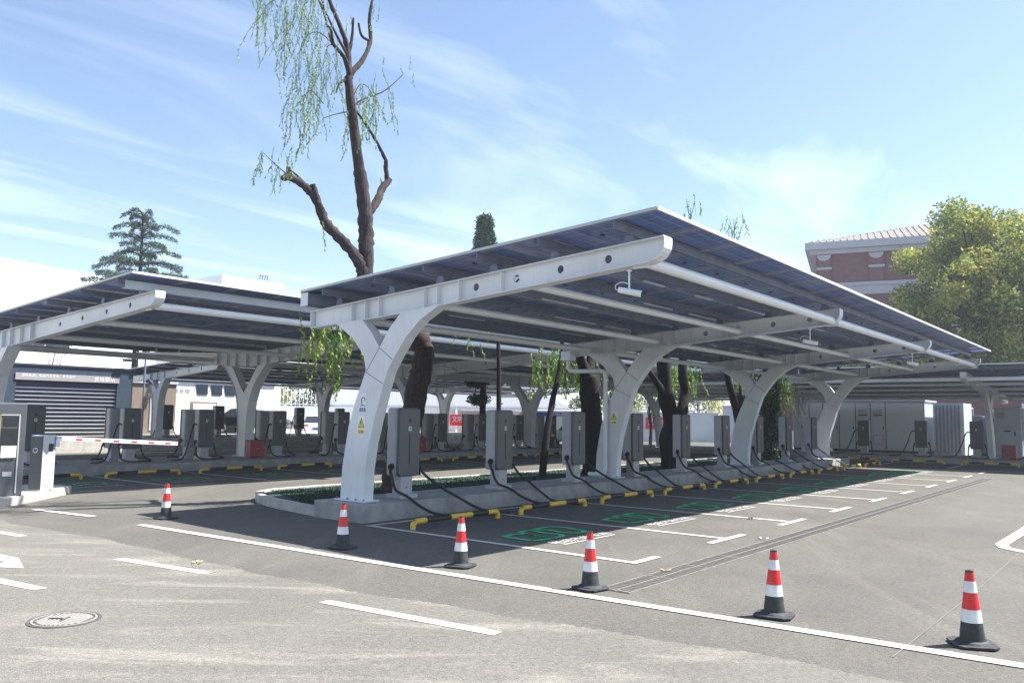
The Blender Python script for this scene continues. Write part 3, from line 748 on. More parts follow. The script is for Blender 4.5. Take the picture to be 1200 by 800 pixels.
# downpipe with hopper on the second column
root = empty('downpipe', (16.0, 0, 0)); tag(root, 'white drain pipe with hopper bending down the second near column', 'downpipe')
g = MB(); g.tube([(0, 11.1, 2.97), (0, 11.1, 2.82), (0, 11.05, 2.74), (0, 10.9, 2.72), (0, 10.2, 2.72), (0, 10.08, 2.68), (0, 10.05, 2.55), (0, 10.05, .45), (0, 10.07, .36), (0, 10.16, .33), (0, 10.5, .33)], .05, M['white2'], 12); g.build('pipe', root)
g = MB(); g.box(-.13, .13, 10.96, 11.24, 2.98, 3.2, M['white2']); g.build('hopper', root, .02)

# ------------------------------------------------------------------ security cameras
def seccam():
    root = empty('security_camera')
    g = MB(); g.tube([(0, 0, 0), (0, 0, -.24)], .012, M['white2'], 8); g.tube([(0, 0, -.0), (0, 0, -.015)], .035, M['white2'], 12); g.build('stem', root)
    g = MB(); g.tube([(-.06, .12, -.24), (.07, -.13, -.3)], [.038, .042], M['white2'], 12); g.box(-.0, .0001, 0, 0.0001, -.24, -.2, M['white2'])
    h = g.build('housing', root)
    g = MB(); g.tube([(.071, -.131, -.3), (.078, -.142, -.303)], .03, M['black2'], 12); g.build('lens', h)
    g = MB(); g.tube(smooth_path([(0, 0, -.18), (-.0, .1, -.14), (0, .19, -.17), (-.04, .17, -.23), (-.06, .12, -.24)], 5), .006, M['white2'], 6); g.build('cable', root)
    return root
s0 = seccam()
for i, (x, y, z, l) in enumerate([(8.66, 5.1, 3.45, 'white security camera hanging from the nearest beam'), (16.16, 5.4, 3.44, 'small white security camera hanging from the second near beam'), (23.66, 5.2, 3.46, 'tiny white security camera hanging from the third near beam')]):
    o = s0 if i == 0 else copy_tree(s0); o.location = (x, y, z); tag(o, l, 'security camera', 'cameras under the near canopy')

# ------------------------------------------------------------------ extinguisher boxes, bollards
def exbox(): 
    root = empty('fire_extinguisher_box')
    g = MB(); g.box(-.25, .25, -.12, .12, 0.02, .52, M['redbox']); g.box(-.23, -.18, -.1, .1, 0, .02, M['black']); g.box(.18, .23, -.1, .1, 0, .02, M['black']); g.box(-.27, .27, -.14, .14, .52, .55, M['redbox']); g.build('box', root, .006)
    g = MB(); g.box(-.22, .22, -.128, -.1205, .05, .5, M['redbox']); g.box(-.03, .03, -.14, -.129, .26, .3, M['galv']); g.build('door', root)
    return root
e0 = exbox()
EX = [(16.62, 10.32, .27, 0, 'dark red extinguisher box on the near island by the second curved column'), (24.12, 10.3, .27, 0, 'dark red extinguisher box on the near island by the third curved column'),
      (14.95, 22.25, .25, 0, 'dark red extinguisher box at the foot of a forked column on the second island'), (22.1, 22.2, .25, 0, 'dark red extinguisher box seen between the first two near chargers'),
      (37.6, 4.85, .22, -pi / 2, 'dark red box in front of the tall grey cabinet at far right'), (40.5, 25.2, 0, 0, 'larger dark red box beside the small leafy trees'), (42.3, 25.0, 0, 0, 'smaller dark red box right of the leafy trees')]
for i, (x, y, z, a, l) in enumerate(EX):
    o = e0 if i == 0 else copy_tree(e0); o.location = (x, y, z); o.rotation_euler = (0, 0, a); tag(o, l, 'extinguisher box', 'red extinguisher boxes')
def bollard():
    root = empty('bollard'); g = MB(); g.lathe([(.1, 0), (.1, .5)], M['black'], 16); g.build('post', root)
    g = MB(); g.lathe([(.115, .5), (.115, .56), (.07, .6), (0, .61)], M['yellow'], 16); g.build('cap', root); return root
b0 = bollard(); b0.location = (30.9, 22.3, .25); tag(b0, 'short black bollard with yellow cap beside the pale forked column', 'bollard', 'yellow capped bollards')
o = copy_tree(b0); o.location = (31.9, 10.0, 0); tag(o, 'short black bollard with yellow cap behind the last curved near column', 'bollard', 'yellow capped bollards')

# ------------------------------------------------------------------ entrance barrier and ticket machine
g = MB(); g.prism([(4.4, 16.2), (5.55, 15.35), (6.1, 15.8), (7.25, 16.95), (7.0, 17.7), (5.5, 18.2), (4.4, 18.2)], -.02, .15, M['conc2'], 'z'); struct(g.build('kerb', bevel=.02))
root = empty('barrier_gate', (6.45, 16.35, .15), radians(-52)); tag(root, 'boom barrier with grey cabinet and white red-marked arm at the left entrance', 'barrier')
g = MB(); g.box(-.17, .15, -.13, .13, 0, 1.02, M['cab']); cb = g.build('cabinet', root, .012)
g = MB(); g.box(-.18, -.1705, -.125, .125, .03, 1.0, M['face']); g.lathe([(0, 0), (0, 0)], M['face'], 4); g.tube([(-.181, .02, .74), (-.186, .02, .74)], .05, M['signwhite'], 14); g.tube([(-.1865, .02, .74), (-.19, .02, .74)], .035, M['face'], 14); g.build('side_panel', cb)
g = MB(); g.box(-.03, .09, -.137, -.1305, .72, .86, M['black2']); g.build('window', cb)
g = MB(); g.box(-.15, .13, -.134, -.1305, .1, .105, M['black']); g.build('seam', cb)
root.rotation_euler = (0, 0, 0)
cb.rotation_euler = (0, 0, radians(28))
g = MB()
g.box(.17, .24, -.09, .09, .8, .98, M['galv']); g.build('hub', root)
arm = MB(); arm.box(.24, 2.58, -.03, .03, .92, 1.0, M['band'])
am = arm.build('arm', root, .006)
g = MB()
for k in range(6): 
    x = .5 + k * .36; g.box(x, x + .12, -.034, -.0305, .945, .975, M['red'])
g.build('red_marker', am)
am.rotation_euler = (0, radians(3.2), 0)
root = empty('ticket_machine', (5.6, 15.75, .15), radians(-6)); tag(root, 'dark grey parking ticket machine with blank white plate at the left edge', 'ticket machine')
g = MB(); g.box(-.22, .24, -.2, .2, 0, 1.6, M['face']); bd = g.build('body', root, .02)
g = MB(); g.box(-.17, -.155, -.215, -.2005, .1, 1.4, mat('dull_brass', (.3, .27, .12), .5)); g.box(.12, .14, -.215, -.2005, .05, 1.4, M['shell']); g.box(-.15, .12, -.215, -.2005, 1.38, 1.4, M['shell']); g.build('frame', bd)
g = MB(); g.box(-.12, .1, -.208, -.2005, 1.2, 1.34, M['black2']); g.build('display', bd)
g = MB(); g.box(-.14, .11, -.208, -.2005, .7, 1.16, M['black2']); g.build('glass_panel', bd)
g = MB(); g.box(-.13, .1, -.23, -.216, .66, .86, M['signwhite']); g.build('white_plate', bd)
g = MB(); g.box(-.08, .06, -.208, -.2005, .34, .42, M['shell']); g.build('ticket_slot', bd)
root = empty('post', (5.0, 16.5, .15)); tag(root, 'pale grey steel post at the left edge behind the ticket machine', 'post')
g = MB(); g.box(-.07, .07, -.07, .07, 0, 1.62, M['cab']); g.build('shaft', root, .01); g = MB(); g.box(-.1, .1, -.1, .1, 1.62, 1.66, M['cab']); g.build('cap', root)

# ------------------------------------------------------------------ foliage tools
def leaf(g, p, n, l, w, m, rr):
    u = Vector((rr.gauss(0, 1), rr.gauss(0, 1), rr.gauss(0, 1))).normalized() if n is None else n
    v = u.cross(Vector((rr.gauss(0, 1), rr.gauss(0, 1), rr.gauss(0, 1)))).normalized()
    g.add([p, p + u * l * .5 + v * w, p + u * l, p + u * l * .5 - v * w], [(0, 1, 2, 3)], m)
def strand(g, p, L, m, rr, sway=.15, ls=.07, lw=.011, dens=.026):
    """one hanging willow shoot with narrow leaves"""
    p = Vector(p); d = Vector((rr.gauss(0, sway), rr.gauss(0, sway), -1)).normalized(); s = 0; q = p.copy(); pts = [p.copy()]
    while s < L:
        d = (d + Vector((rr.gauss(0, .09), rr.gauss(0, .09), -.06))).normalized(); q = q + d * dens; s += dens
        pts.append(q.copy())
        if rr.random() < .93:
            a = rr.random() * 2 * pi; n = (Vector((cos(a), sin(a), 0)) * .55 + d).normalized()
            leaf(g, q, n, ls * rr.uniform(.6, 1.2), lw, m, rr)
    g.tube(pts[::5] if len(pts) > 10 else pts, .0025, M['bark2'], 3, caps=False)
def blob(g, c, r, n, l, w, m, rr, flat=1):
    c = Vector(c)
    for _ in range(n):
        d = Vector((rr.gauss(0, 1), rr.gauss(0, 1), rr.gauss(0, 1))).normalized(); k = rr.random() ** .45
        leaf(g, c + Vector((d.x * r * k, d.y * r * k, d.z * r * k * flat)), None, l * rr.uniform(.6, 1.3), w, m, rr)
def limb(g, pts, r0, r1, m, noise=.1, seed=0, n=4, sides=12):
    P_ = smooth_path(pts, n); g.tube(P_, lerp_r(r0, r1, len(P_)), m, sides, noise=noise, seed=seed)

# tall pollarded willow
Y0 = 11.6
rr = random.Random(21)
root = empty('willow_tree', (10.6, Y0, .12)); tag(root, 'tall pollarded willow rising above the near canopy with sparse hanging shoots', 'tree', 'trees on the near planting strip')
root.location = (0, 0, 0)
def V(pts, dy=0): return [(x * 1.0 + (Y0 - 11.68) * .86 * x / 11.7, Y0 + dy, 1.61 + (z - 1.61) * Y0 / 11.68) for x, z in pts]
def VV(pts, dys): return [(x * Y0 / 11.68, Y0 + d, 1.61 + (z - 1.61) * Y0 / 11.68) for (x, z), d in zip(pts, dys)]
g = MB(); limb(g, [(10.85, Y0, .1), (11.05, Y0, .9), (11.35, Y0, 1.75), (11.6, Y0 + .05, 2.55), (11.65, Y0 + .1, 3.05), (11.05, Y0 + .12, 3.5), (10.3, Y0 + .1, 3.85), (10.05, Y0 + .03, 4.2)] + VV([(10.08, 4.75), (10.07, 5.11), (9.99, 5.67), (9.86, 6.22)], [0] * 4), .25, .115, M['bark'], .14, 1, 7)
limb(g, VV([(9.86, 6.22), (9.7, 7.01), (9.57, 7.64), (9.52, 7.95)], [0] * 4), .1, .075, M['bark'], .1, 2)
blob(g, VV([(9.9, 6.2)], [0])[0], .1, 0, 0, 0, M['bark'], rr)
g.build('trunk', root)
for k, (pts, r0, r1, dys) in enumerate([
    ([(10.1, 4.05), (9.95, 4.45), (9.59, 4.78), (9.18, 5.07), (8.97, 5.45), (8.72, 5.66), (8.41, 5.75), (8.23, 5.7)], .12, .05, [0, 0, .02, .05, .08, .1, .1, .1]),
    ([(8.45, 5.72), (8.36, 5.85), (8.35, 5.93)], .055, .035, [.1, .1, .1]), ([(8.97, 5.4), (8.87, 5.63), (8.83, 5.73)], .07, .05, [.05, .05, .05]),
    ([(8.41, 5.75), (8.05, 5.92), (7.79, 6.03)], .012, .004, [.1, .1, .05]), ([(8.35, 5.9), (8.62, 5.78), (8.85, 5.62)], .02, .012, [.1, .1, .08]),
    ([(10.07, 5.2), (10.12, 5.37), (10.41, 5.77), (10.6, 6.03), (10.85, 6.33)], .085, .07, [0, .05, .1, .2, .25]),
    ([(10.8, 6.3), (10.75, 6.6), (10.69, 6.69), (10.41, 6.96), (10.01, 7.27), (9.75, 7.44)], .05, .02, [.25, .25, .2, .15, .1, .1]),
    ([(10.62, 6.05), (10.6, 6.2), (10.57, 6.3)], .02, .005, [.2, .2, .2]), ([(9.56, 7.96), (9.34, 8.22), (9.04, 8.35), (8.93, 8.56), (8.81, 8.64)], .05, .012, [0, -.1, -.15, -.2, -.2]),
    ([(9.56, 7.93), (9.58, 8.47), (9.42, 8.83), (9.2, 9.24), (9.05, 9.59)], .06, .03, [0, .1, .1, .15, .2]), ([(9.52, 7.95), (9.86, 8.41), (10.12, 8.93), (10.08, 9.35), (10.17, 9.91)], .055, .025, [0, 0, .1, .1, .1]),
    ([(9.58, 8.4), (9.7, 8.8), (9.68, 9.2)], .04, .02, [.1, .15, .1]), ([(10.12, 8.9), (9.9, 8.93), (9.81, 9.15)], .03, .02, [.1, .1, .1]), ([(9.58, 8.4), (9.3, 8.7), (9.1, 9.1), (8.7, 9.5)], .03, .012, [.1, .1, .2, .2]),
    ([(9.52, 7.95), (9.2, 8.35), (8.95, 8.3), (8.85, 7.9)], .012, .004, [0, -.1, -.1, -.1]), ([(9.34, 8.22), (8.9, 8.6), (8.6, 8.3), (8.55, 7.6)], .012, .004, [-.1, .1, .2, .2]), ([(9.04, 8.35), (8.7, 8.9), (8.3, 9.1), (7.9, 8.9), (7.6, 8.5)], .014, .004, [-.1, -.2, -.3, -.3, -.3]),
    ([(9.65, 7.6), (9.9, 7.95), (10.2, 8.0), (10.45, 7.7)], .012, .004, [0, .1, .2, .2]), ([(8.9, 7.2), (8.6, 7.35), (8.45, 7.1)], .008, .003, [-.1, -.1, -.1]), ([(9.1, 9.1), (8.9, 9.4), (8.4, 9.4), (8.1, 9.0)], .012, .004, [.2, .2, .1, .1]),
    ([(9.64, 7.41), (9.99, 7.69), (10.53, 8.04), (11.1, 8.59)], .022, .008, [0, .1, .1, .2]), ([(9.65, 7.33), (9.19, 7.1), (8.91, 6.94)], .015, .005, [0, -.1, -.1]), ([(9.5, 7.9), (9.32, 7.75), (9.25, 7.55)], .03, .012, [0, 0, 0])]):
    g = MB(); limb(g, VV(pts, dys), r0, r1, M['bark'], .2 if r0 > .04 else .08, k, 8, 9); g.build('branch', root)
g = MB()
def curtain(x0, x1, ztop, L, n, m=M['willow'], y=Y0, dy=.5, j=.25, **kw):
    for _ in range(n):
        x = rr.uniform(x0, x1); strand(g, (x, y + rr.uniform(-dy, dy), ztop + rr.uniform(-j, j)), L * rr.uniform(.55, 1.1), m, rr, **kw)
k = Y0 / 11.68
curtain(7.5 * k, 8.35 * k, 9.0, 1.4, 32, ls=.06, lw=.009); curtain(8.3 * k, 8.85 * k, 9.1, 2.1, 24, j=.3, ls=.06, lw=.009); curtain(8.5 * k, 8.85 * k, 7.75, 1.3, 14, ls=.06, lw=.009); curtain(8.8 * k, 9.25 * k, 8.25, 1.7, 14, ls=.06, lw=.009)
curtain(8.4 * k, 8.62 * k, 7.2, 1.1, 12); curtain(9.72 * k, 10.05 * k, 7.75, 1.3, 16); curtain(10.05 * k, 10.5 * k, 7.95, 1.0, 12); curtain(7.83 * k, 8.15 * k, 6.05, .6, 12); curtain(9.02 * k, 9.06 * k, 5.1, .8, 1, y=Y0, dy=.02, j=.02)
curtain(10.5 * k, 11.1 * k, 8.5, .3, 5); curtain(9.6 * k, 10 * k, 9.2, .3, 6)
g.build('foliage', root)
g = MB()
for x0, x1, zt, L, n in [(9.1, 10.3, 3.3, .55, 26), (9.5, 9.9, 3.2, 1.1, 14), (9.15, 9.4, 3.1, .9, 6)]:
    curtain(x0, x1, zt, L, n, M['willow2'], y=12.1, dy=.4, ls=.09, lw=.018)
curtain(13.0, 14.2, 3.4, .35, 6, M['willow2'], y=12.2, ls=.08, lw=.015)
g.build('foliage', root)

def island_tree(label, spec, leaves, mat_b=M['bark2'], leafm=M['willow2'], extra=None):
    global g
    root = empty('tree'); tag(root, label, 'tree', 'trees on the near planting strip')
    g = MB(); pts, r0, r1 = spec[0]; limb(g, pts, r0, r1, mat_b, .12, len(label), 4, 12); g.build('trunk', root)
    for j, (pts, r0, r1) in enumerate(spec[1:]):
        g = MB(); limb(g, pts, r0, r1, mat_b, .12, j, 4, 10); g.build('branch', root)
    g = MB()
    for (x0, x1, y, zt, L, n) in leaves: curtain(x0, x1, zt, L, n, leafm, y=y, dy=.5, ls=.1, lw=.022, dens=.032)
    if extra: extra(g)
    if g.v: g.build('foliage', root)
    return root
island_tree('thin leaning dark stem between the second and third near chargers', [([(17.0, 12.6, .1), (17.2, 12.6, 1.2), (17.45, 12.6, 2.1), (17.75, 12.6, 2.9), (17.9, 12.6, 3.9)], .1, .055), ([(17.35, 12.6, 1.85), (17.42, 12.5, 1.9)], .025, .01), ([(17.5, 12.6, 2.3), (17.6, 12.5, 2.4)], .025, .01)],
            [(17.3, 17.8, 12.9, 3.4, 1.2, 16), (18.3, 18.8, 13.0, 3.3, .9, 8)])
island_tree('thin upright dark stem seen above the second near charger', [([(15.2, 12.6, .1), (15.22, 12.6, 1.5), (15.2, 12.6, 2.6), (15.15, 12.6, 3.6)], .07, .045), ([(15.2, 12.6, 1.9), (15.32, 12.55, 1.95)], .02, .01)], [])
island_tree('thick dark pollarded trunk just left of the second curved column', [([(18.55, 12.1, .05), (18.6, 12.1, 1.2), (18.5, 12.1, 2.1), (18.4, 12.1, 2.75)], .26, .27), ([(18.4, 12.1, 2.7), (18.0, 12.1, 3.2), (17.5, 12.0, 3.7)], .16, .1), ([(18.4, 12.1, 2.7), (18.7, 12.2, 3.4), (18.8, 12.2, 4.2)], .16, .1)],
            [(17.9, 19.0, 12.7, 3.4, 1.2, 30), (19.3, 20.4, 12.9, 3.3, .6, 10)])
island_tree('dark forked trunk right of the second curved column with a side limb', [([(22.9, 12, .05), (22.75, 12, .9), (23.0, 12, 1.5), (22.6, 12, 2.3), (22.5, 12, 3.0), (22.3, 12, 4.4)], .3, .2), ([(22.55, 12, 2.35), (21.9, 12, 2.8), (21.3, 12, 3.2)], .13, .07)],
            [(22.4, 23.4, 12.9, 4.0, .7, 14)])
island_tree('dark trunk with a swollen top beside the forked trunk', [([(23.6, 12.1, .05), (23.75, 12.1, 1.2), (23.9, 12.1, 2.0), (24.1, 12.1, 2.5), (23.9, 12.1, 3.2), (24.1, 12.1, 4.2), (24.2, 12.1, 5.5)], .2, .12), ([(24.2, 12.1, 5.4), (24.5, 12.1, 7.4), (24.6, 12.1, 8.7)], .04, .01), ([(24.55, 12.1, 8.2), (24.8, 12.1, 8.8), (25.1, 12.2, 8.9), (25.4, 12.3, 8.6)], .012, .003), ([(24.5, 12.1, 8.3), (24.3, 12.1, 8.9), (24.1, 12.0, 8.8)], .012, .003)],
            [(24.3, 25.2, 12.6, 3.5, 1.1, 34), (24.2, 25.4, 12.3, 8.9, .5, 7)])
island_tree('leaning dark trunk behind the third curved column', [([(28.6, 12, .05), (28.5, 12, 1.2), (28.3, 12, 2.0), (28.3, 12, 2.5)], .32, .25), ([(28.3, 12, 1.5), (27.7, 12, 2.3), (27.2, 12, 3.1), (26.8, 12, 4)], .15, .1), ([(28.3, 12, 2.4), (28.3, 12.1, 5), (28.35, 12.2, 9.1)], .06, .01), ([(28.33, 12.2, 8.5), (28.6, 12.2, 9.2), (28.9, 12.3, 9.1)], .01, .003)],
            [(28.2, 28.6, 12.3, 9.1, 1.0, 12), (29.2, 30.2, 12.6, 3.6, .8, 12)])
def ivy(g):
    r2 = random.Random(9)
    for _ in range(5200):
        z = r2.uniform(.2, 3.4); a = r2.random() * 2 * pi; rad = .34 + .1 * sin(z * 3 + a * 2) + r2.gauss(0, .05)
        leaf(g, Vector((30.9 + rad * cos(a), 11.9 + rad * sin(a), z)), None, .09, .03, M['ivy'], r2)
island_tree('ivy covered trunk with a dark burr right of the third curved column', [([(30.9, 11.9, .05), (30.95, 11.9, 1.4), (30.9, 11.9, 2.4), (30.8, 11.9, 3.6)], .34, .25), ([(31.2, 11.6, .3), (31.35, 11.5, .75), (31.3, 11.6, 1.25)], .25, .22)],
            [(31.3, 32.0, 11.9, 3.4, 1.9, 26), (32.2, 32.7, 11.9, 3.3, 1.6, 10)], extra=ivy)

# ------------------------------------------------------------------ background trees
def crown_tree(name, label, base, h, clusters, leafm, ll, lw, n_per, barkm=M['bark2'], tr=.3, group='trees beyond the car park', seed=1):
    root = empty(name, (0, 0, 0)); tag(root, label, 'tree', group); rr_ = random.Random(seed); bx_, by_, bz_ = base
    g = MB(); limb(g, [(bx_, by_, bz_), (bx_ + .1, by_, bz_ + h * .3), (bx_ - .1, by_, bz_ + h * .6), (bx_, by_, bz_ + h * .85)], tr, tr * .25, barkm, .1, seed, 4, 8)
    for c in clusters[::2]:
        zz = bz_ + h * rr_.uniform(.25, .55); limb(g, [(bx_, by_, zz), ((bx_ + c[0]) / 2, (by_ + c[1]) / 2, (zz + c[2]) / 2 + .2), c[:3]], tr * .3, tr * .06, barkm, .1, seed, 3, 6)
    g.build('trunk', root)
    g = MB()
    for c in clusters: blob(g, c[:3], c[3], int(n_per * c[3] ** 2), ll, lw, leafm, rr_, .85)
    g.build('crown', root)
    return root
def cl(cx, cy, cz, rx, ry, rz, n, r0, r1, seed):
    q = random.Random(seed); out = []
    for _ in range(n):
        d = Vector((q.gauss(0, 1), q.gauss(0, 1), q.gauss(0, 1))).normalized(); k = q.random() ** .4
        out.append((cx + d.x * rx * k, cy + d.y * ry * k, cz + d.z * rz * k, q.uniform(r0, r1)))
    return out
crown_tree('camphor_tree', 'big rounded tree with yellow-green new leaves right of the red building', (63, 9.4, 0), 16, cl(63.1, 9.6, 11.3, 4.8, 5.0, 5.6, 78, .8, 1.6, 4) + cl(62.5, 10.7, 5.5, 4.6, 4.6, 2.5, 30, 1.0, 1.6, 6), M['treeleaf'], .27, .085, 330, tr=.35, seed=4)
crown_tree('camphor_tree', 'darker reddish-tipped tree cut off by the right edge of the photo', (65.0, 3.4, 0), 16, cl(65.0, 4.2, 11.4, 4.4, 4.6, 6.0, 80, .8, 1.6, 8), leafmat('reddish_leaf', [(.03, .07, .025), (.08, .13, .04), (.2, .17, .08), (.24, .26, .08)], .7, .3), .25, .07, 240, tr=.3, seed=8)
crown_tree('shrub_tree', 'green leafy tree low behind the far right canopy roof', (60, 14.5, 0), 7, cl(60, 14.5, 5.2, 2.6, 3, 2, 18, .7, 1.3, 14), M['treeleaf'], .24, .07, 240, tr=.2, seed=14)
cyp = [(35.2 + R.gauss(0, .02 * (14.5 - z)), 30.4 + R.gauss(0, .02 * (14.5 - z)), z, 1.12 * max(.35, .35 + .62 * (1 - abs((z - 8.5) / 5)))) for z in [2.6, 3.6, 4.6, 5.5, 6.5, 7.3, 8, 8.7, 9.3, 9.9, 10.5, 11.1, 11.7, 12.2, 12.6, 13.0] for _ in range(3)]
crown_tree('cypress_tree', 'dense dark cypress top poking above the near canopy roof', (35.2, 30.4, 0), 13.2, cyp, M['darkleaf'], .17, .04, 2600, tr=.2, seed=3)

# deodar cedar with layered boughs
root = empty('cedar_tree'); tag(root, 'dark layered cedar above the left canopy roof', 'tree', 'trees beyond the car park'); rr = random.Random(5)
cx, cy = 21.0, 42.5
g = MB(); limb(g, [(cx, cy, .5), (cx, cy, 6), (cx, cy, 12.15)], .25, .04, M['bark2'], .05, 2, 6, 8); g.build('trunk', root)
gb = MB(); gl = MB()
for z, L, n in [(6.0, 4.2, 8), (7.6, 4.0, 8), (8.3, 3.9, 7), (8.8, 3.4, 7), (9.5, 2.8, 7), (10.2, 2.1, 6), (10.8, 1.9, 6), (11.4, 1.8, 6), (11.8, 1.4, 6), (12.1, .8, 4)]:
    for k in range(n):
        a = 2 * pi * (k + rr.random() * .8) / n; LL = L * rr.uniform(.4, 1.15); d = Vector((cos(a), sin(a), 0)); p0 = Vector((cx, cy, z + rr.uniform(-.2, .2)))
        pts = [p0, p0 + d * LL * .5 + Vector((0, 0, .22)), p0 + d * LL + Vector((0, 0, .05))]
        limb(gb, pts, .045, .01, M['bark2'], .1, k, 3, 5)
        for _ in range(int(420 * LL / 2)):
            t = rr.random() ** .7; q = p0 + d * LL * t + Vector((0, 0, .3 * sin(t * pi) * .8)); side = Vector((-d.y, d.x, 0)); w = .38 * LL * .5 * (1.1 - t)
            q = q + side * rr.uniform(-w, w) + Vector((0, 0, rr.uniform(-.16, .06)))
            leaf(gl, q, None, .13, .022, M['needle'], rr)
gb.build('branch', root); gl.build('crown', root)
crown_tree('ornamental_tree', 'small airy leafy tree seen over the garage roof at left', (15.8, 39.5, .5), 4.6, cl(15.8, 39.5, 5.0, 1.4, 1.2, .5, 14, .25, .5, 5), M['darkleaf'], .12, .025, 330, tr=.06, seed=6)
crown_tree('ornamental_tree', 'small multi-stemmed tree beside the red boxes before the white wall', (41.3, 25.6, 0), 3.6, cl(41.3, 25.6, 3.5, 1.9, 1.8, 1.1, 22, .3, .7, 7), M['darkleaf'], .16, .035, 260, tr=.12, seed=7)
crown_tree('ornamental_tree', 'second small leafy tree by the white wall behind the third column', (43.2, 24.0, 0), 3.8, cl(43.2, 24.0, 4.0, 1.9, 1.8, 1.1, 18, .3, .7, 8), M['darkleaf'], .16, .035, 260, tr=.12, seed=9)
NM = ['behind the far white wall, leftmost of the low background trees', 'behind the far white wall beside the dark leftmost one', 'behind the white wall above the white hatchback', 'behind the white wall left of the tent roof', 'above the second red banner', 'behind the tent roof at its right', 'rising behind the small leafy trees']
for i, (x, y, h_, r) in enumerate([(41, 60, 5.2, 2.2), (44.5, 57, 5.6, 2.4), (48.5, 54, 5, 2.2), (52, 52.5, 5.0, 2), (62, 36, 5.6, 2.6), (66, 43, 5.0, 2.6), (60, 29, 5.5, 2.4)]):
    crown_tree('background_tree', ['olive green', 'dull dark green', 'yellowish green', 'mid green'][i % 4] + ' bushy tree ' + NM[i], (x, y, 0), h_, cl(x, y, h_ * .62, r, r, h_ * .35, 16, .6, 1.1, i + 30), [M['treeleaf'], M['darkleaf']][i % 2], .24, .07, 170, tr=.15, seed=i + 40)

# ------------------------------------------------------------------ garage with roller shutter
root = empty('garage', (0, 34.5, .0)); tag(root, 'dark blue steel garage box with roller shutter behind the barrier', 'garage')
g = MB(); g.box(11.9, 12.45, 0, 3.2, 0, 3.4, M['steelblue']); g.box(16.35, 17.0, 0, 3.2, 0, 3.4, M['steelblue']); g.box(12.45, 16.35, 0, 3.2, 3.1, 3.4, M['steelblue']); g.box(12.45, 16.35, 2.9, 3.2, 0, 3.1, M['steelblue']); g.box(11.8, 17.1, -.06, 3.3, 3.4, 3.46, M['face']); g.build('body', root)
g = MB(); g.box(12.4, 16.4, -.05, -.002, 2.82, 3.09, M['signgrey']); sg = g.build('sign_band', root)
g = MB(); add_text(g, '绿色能源，电动汽车充电，智享出行', .13, (12.6, -.053, 2.95), (1, 0, 0), (0, 0, 1), M['txt'], width=2.0); add_text(g, '充电驿站', .2, (15.35, -.053, 2.87), (1, 0, 0), (0, 0, 1), M['txt'], width=.85); g.build('lettering', sg)
g = MB(); z = .1
while z < 2.55:
    g.prism([(.12, z), (.07, z + .01), (.055, z + .04), (.12, z + .055)], 12.45, 16.35, M['slat'], 'x'); z += .16
g.box(12.45, 16.35, .1, .2, 2.55, 3.1, M['steelblue']); g.box(12.45, 16.35, .12, .15, 0, 2.6, mat('navy_shutter', (.03, .04, .075), .5))
g.build('roller_shutter', root)
root = empty('camera_pole', (17.35, 34.2, 0)); tag(root, 'slim grey pole with cameras at the right corner of the garage', 'pole')
g = MB(); g.tube([(0, 0, 0), (0, 0, 4.15)], .045, M['galv'], 8); g.tube([(0, 0, 3.9), (-.8, 0, 3.9)], .02, M['galv'], 6); g.build('pole', root)
g = MB(); g.box(-.95, -.6, -.08, .08, 3.75, 3.86, M['black']); g.build('camera', root); g = MB(); g.lathe([(.0, 4.0), (.16, 4.02), (.16, 4.25), (0, 4.36)], M['black'], 12); g.build('floodlight', root)

# ------------------------------------------------------------------ buildings
root = empty('white_building', (0, 48, 0)); tag(root, 'large plain white rendered building behind the left canopy', 'building')
g = MB(); g.prism([(-60, 0), (-60, 12.3), (16.13, 9.75), (25.0, 9.35), (25.0, 0)], 0, 18, M['wall'], 'y'); g.build('wall', root)
g = MB(); g.box(15.0, 19.9, -.04, -.003, 4.9, 5.6, M['glass']); [g.box(x, x + .05, -.06, -.045, 4.9, 5.6, M['white']) for x in (16.2, 17.4, 18.6)]; g.build('window', root)
root = empty('rooftop_block', (0, 48, 0)); tag(root, 'small white block building rising right of the cedar', 'building')
g = MB(); g.box(29.2, 34.1, .0, 12, 0, 10.75, M['wall']); g.build('wall', root)
g = MB(); g.box(28.6, 29.18, 4, 11.9, 0, 10.9, M['wall']); g.box(28.52, 28.59, 5, 11, 9.6, 10.6, M['glass']); g.build('side_wing', root)
g = MB()
for k in range(4): g.tube([(32.2 + k * .2, .3, 10.7), (32.3 + k * .2, .3, 11.2), (32.15 + k * .2, .3, 11.1)], .025, M['black'], 5)
g.build('rooftop_railing', root)
root = empty('white_house', (0, 42, .5)); tag(root, 'low white rendered house with small dark windows behind the back row', 'building')
g = MB(); g.box(22.4, 29.4, 0, 5, 0, 2.9, M['wall']); g.box(22.3, 29.5, -.15, 5.1, 2.9, 3.1, M['trim']); g.build('wall', root)
for x in (24.25, 25.15, 26.0):
    g = MB(); g.prism([(x + .12, 2.15), (x + .72, 2.15), (x + .72, 2.7), (x, 2.7)], -.05, -.003, M['glass'], 'y'); g.build('window', root)
g = MB(); g.box(24.0, 25.6, -.05, -.003, 0, 1.75, M['curtain']); g.box(24.1, 25.5, -.08, -.051, 0, 1.65, M['cab']); g.build('door', root)
g = MB(); add_text(g, '综合楼', .3, (22.9, -.01, 2.2), (1, 0, 0), (0, 0, 1), M['signgrey'], width=1.0); g.build('lettering', root)
root = empty('timber_shed', (0, 40.5, .5)); tag(root, 'brown timber shed with pale curtain right of the garage', 'shed')
g = MB(); g.box(19.2, 22.3, 0, 3, 0, 2.6, M['curtain']); g.box(19.1, 22.35, -.1, 3.1, 2.6, 2.72, M['trim']); g.build('wall', root)
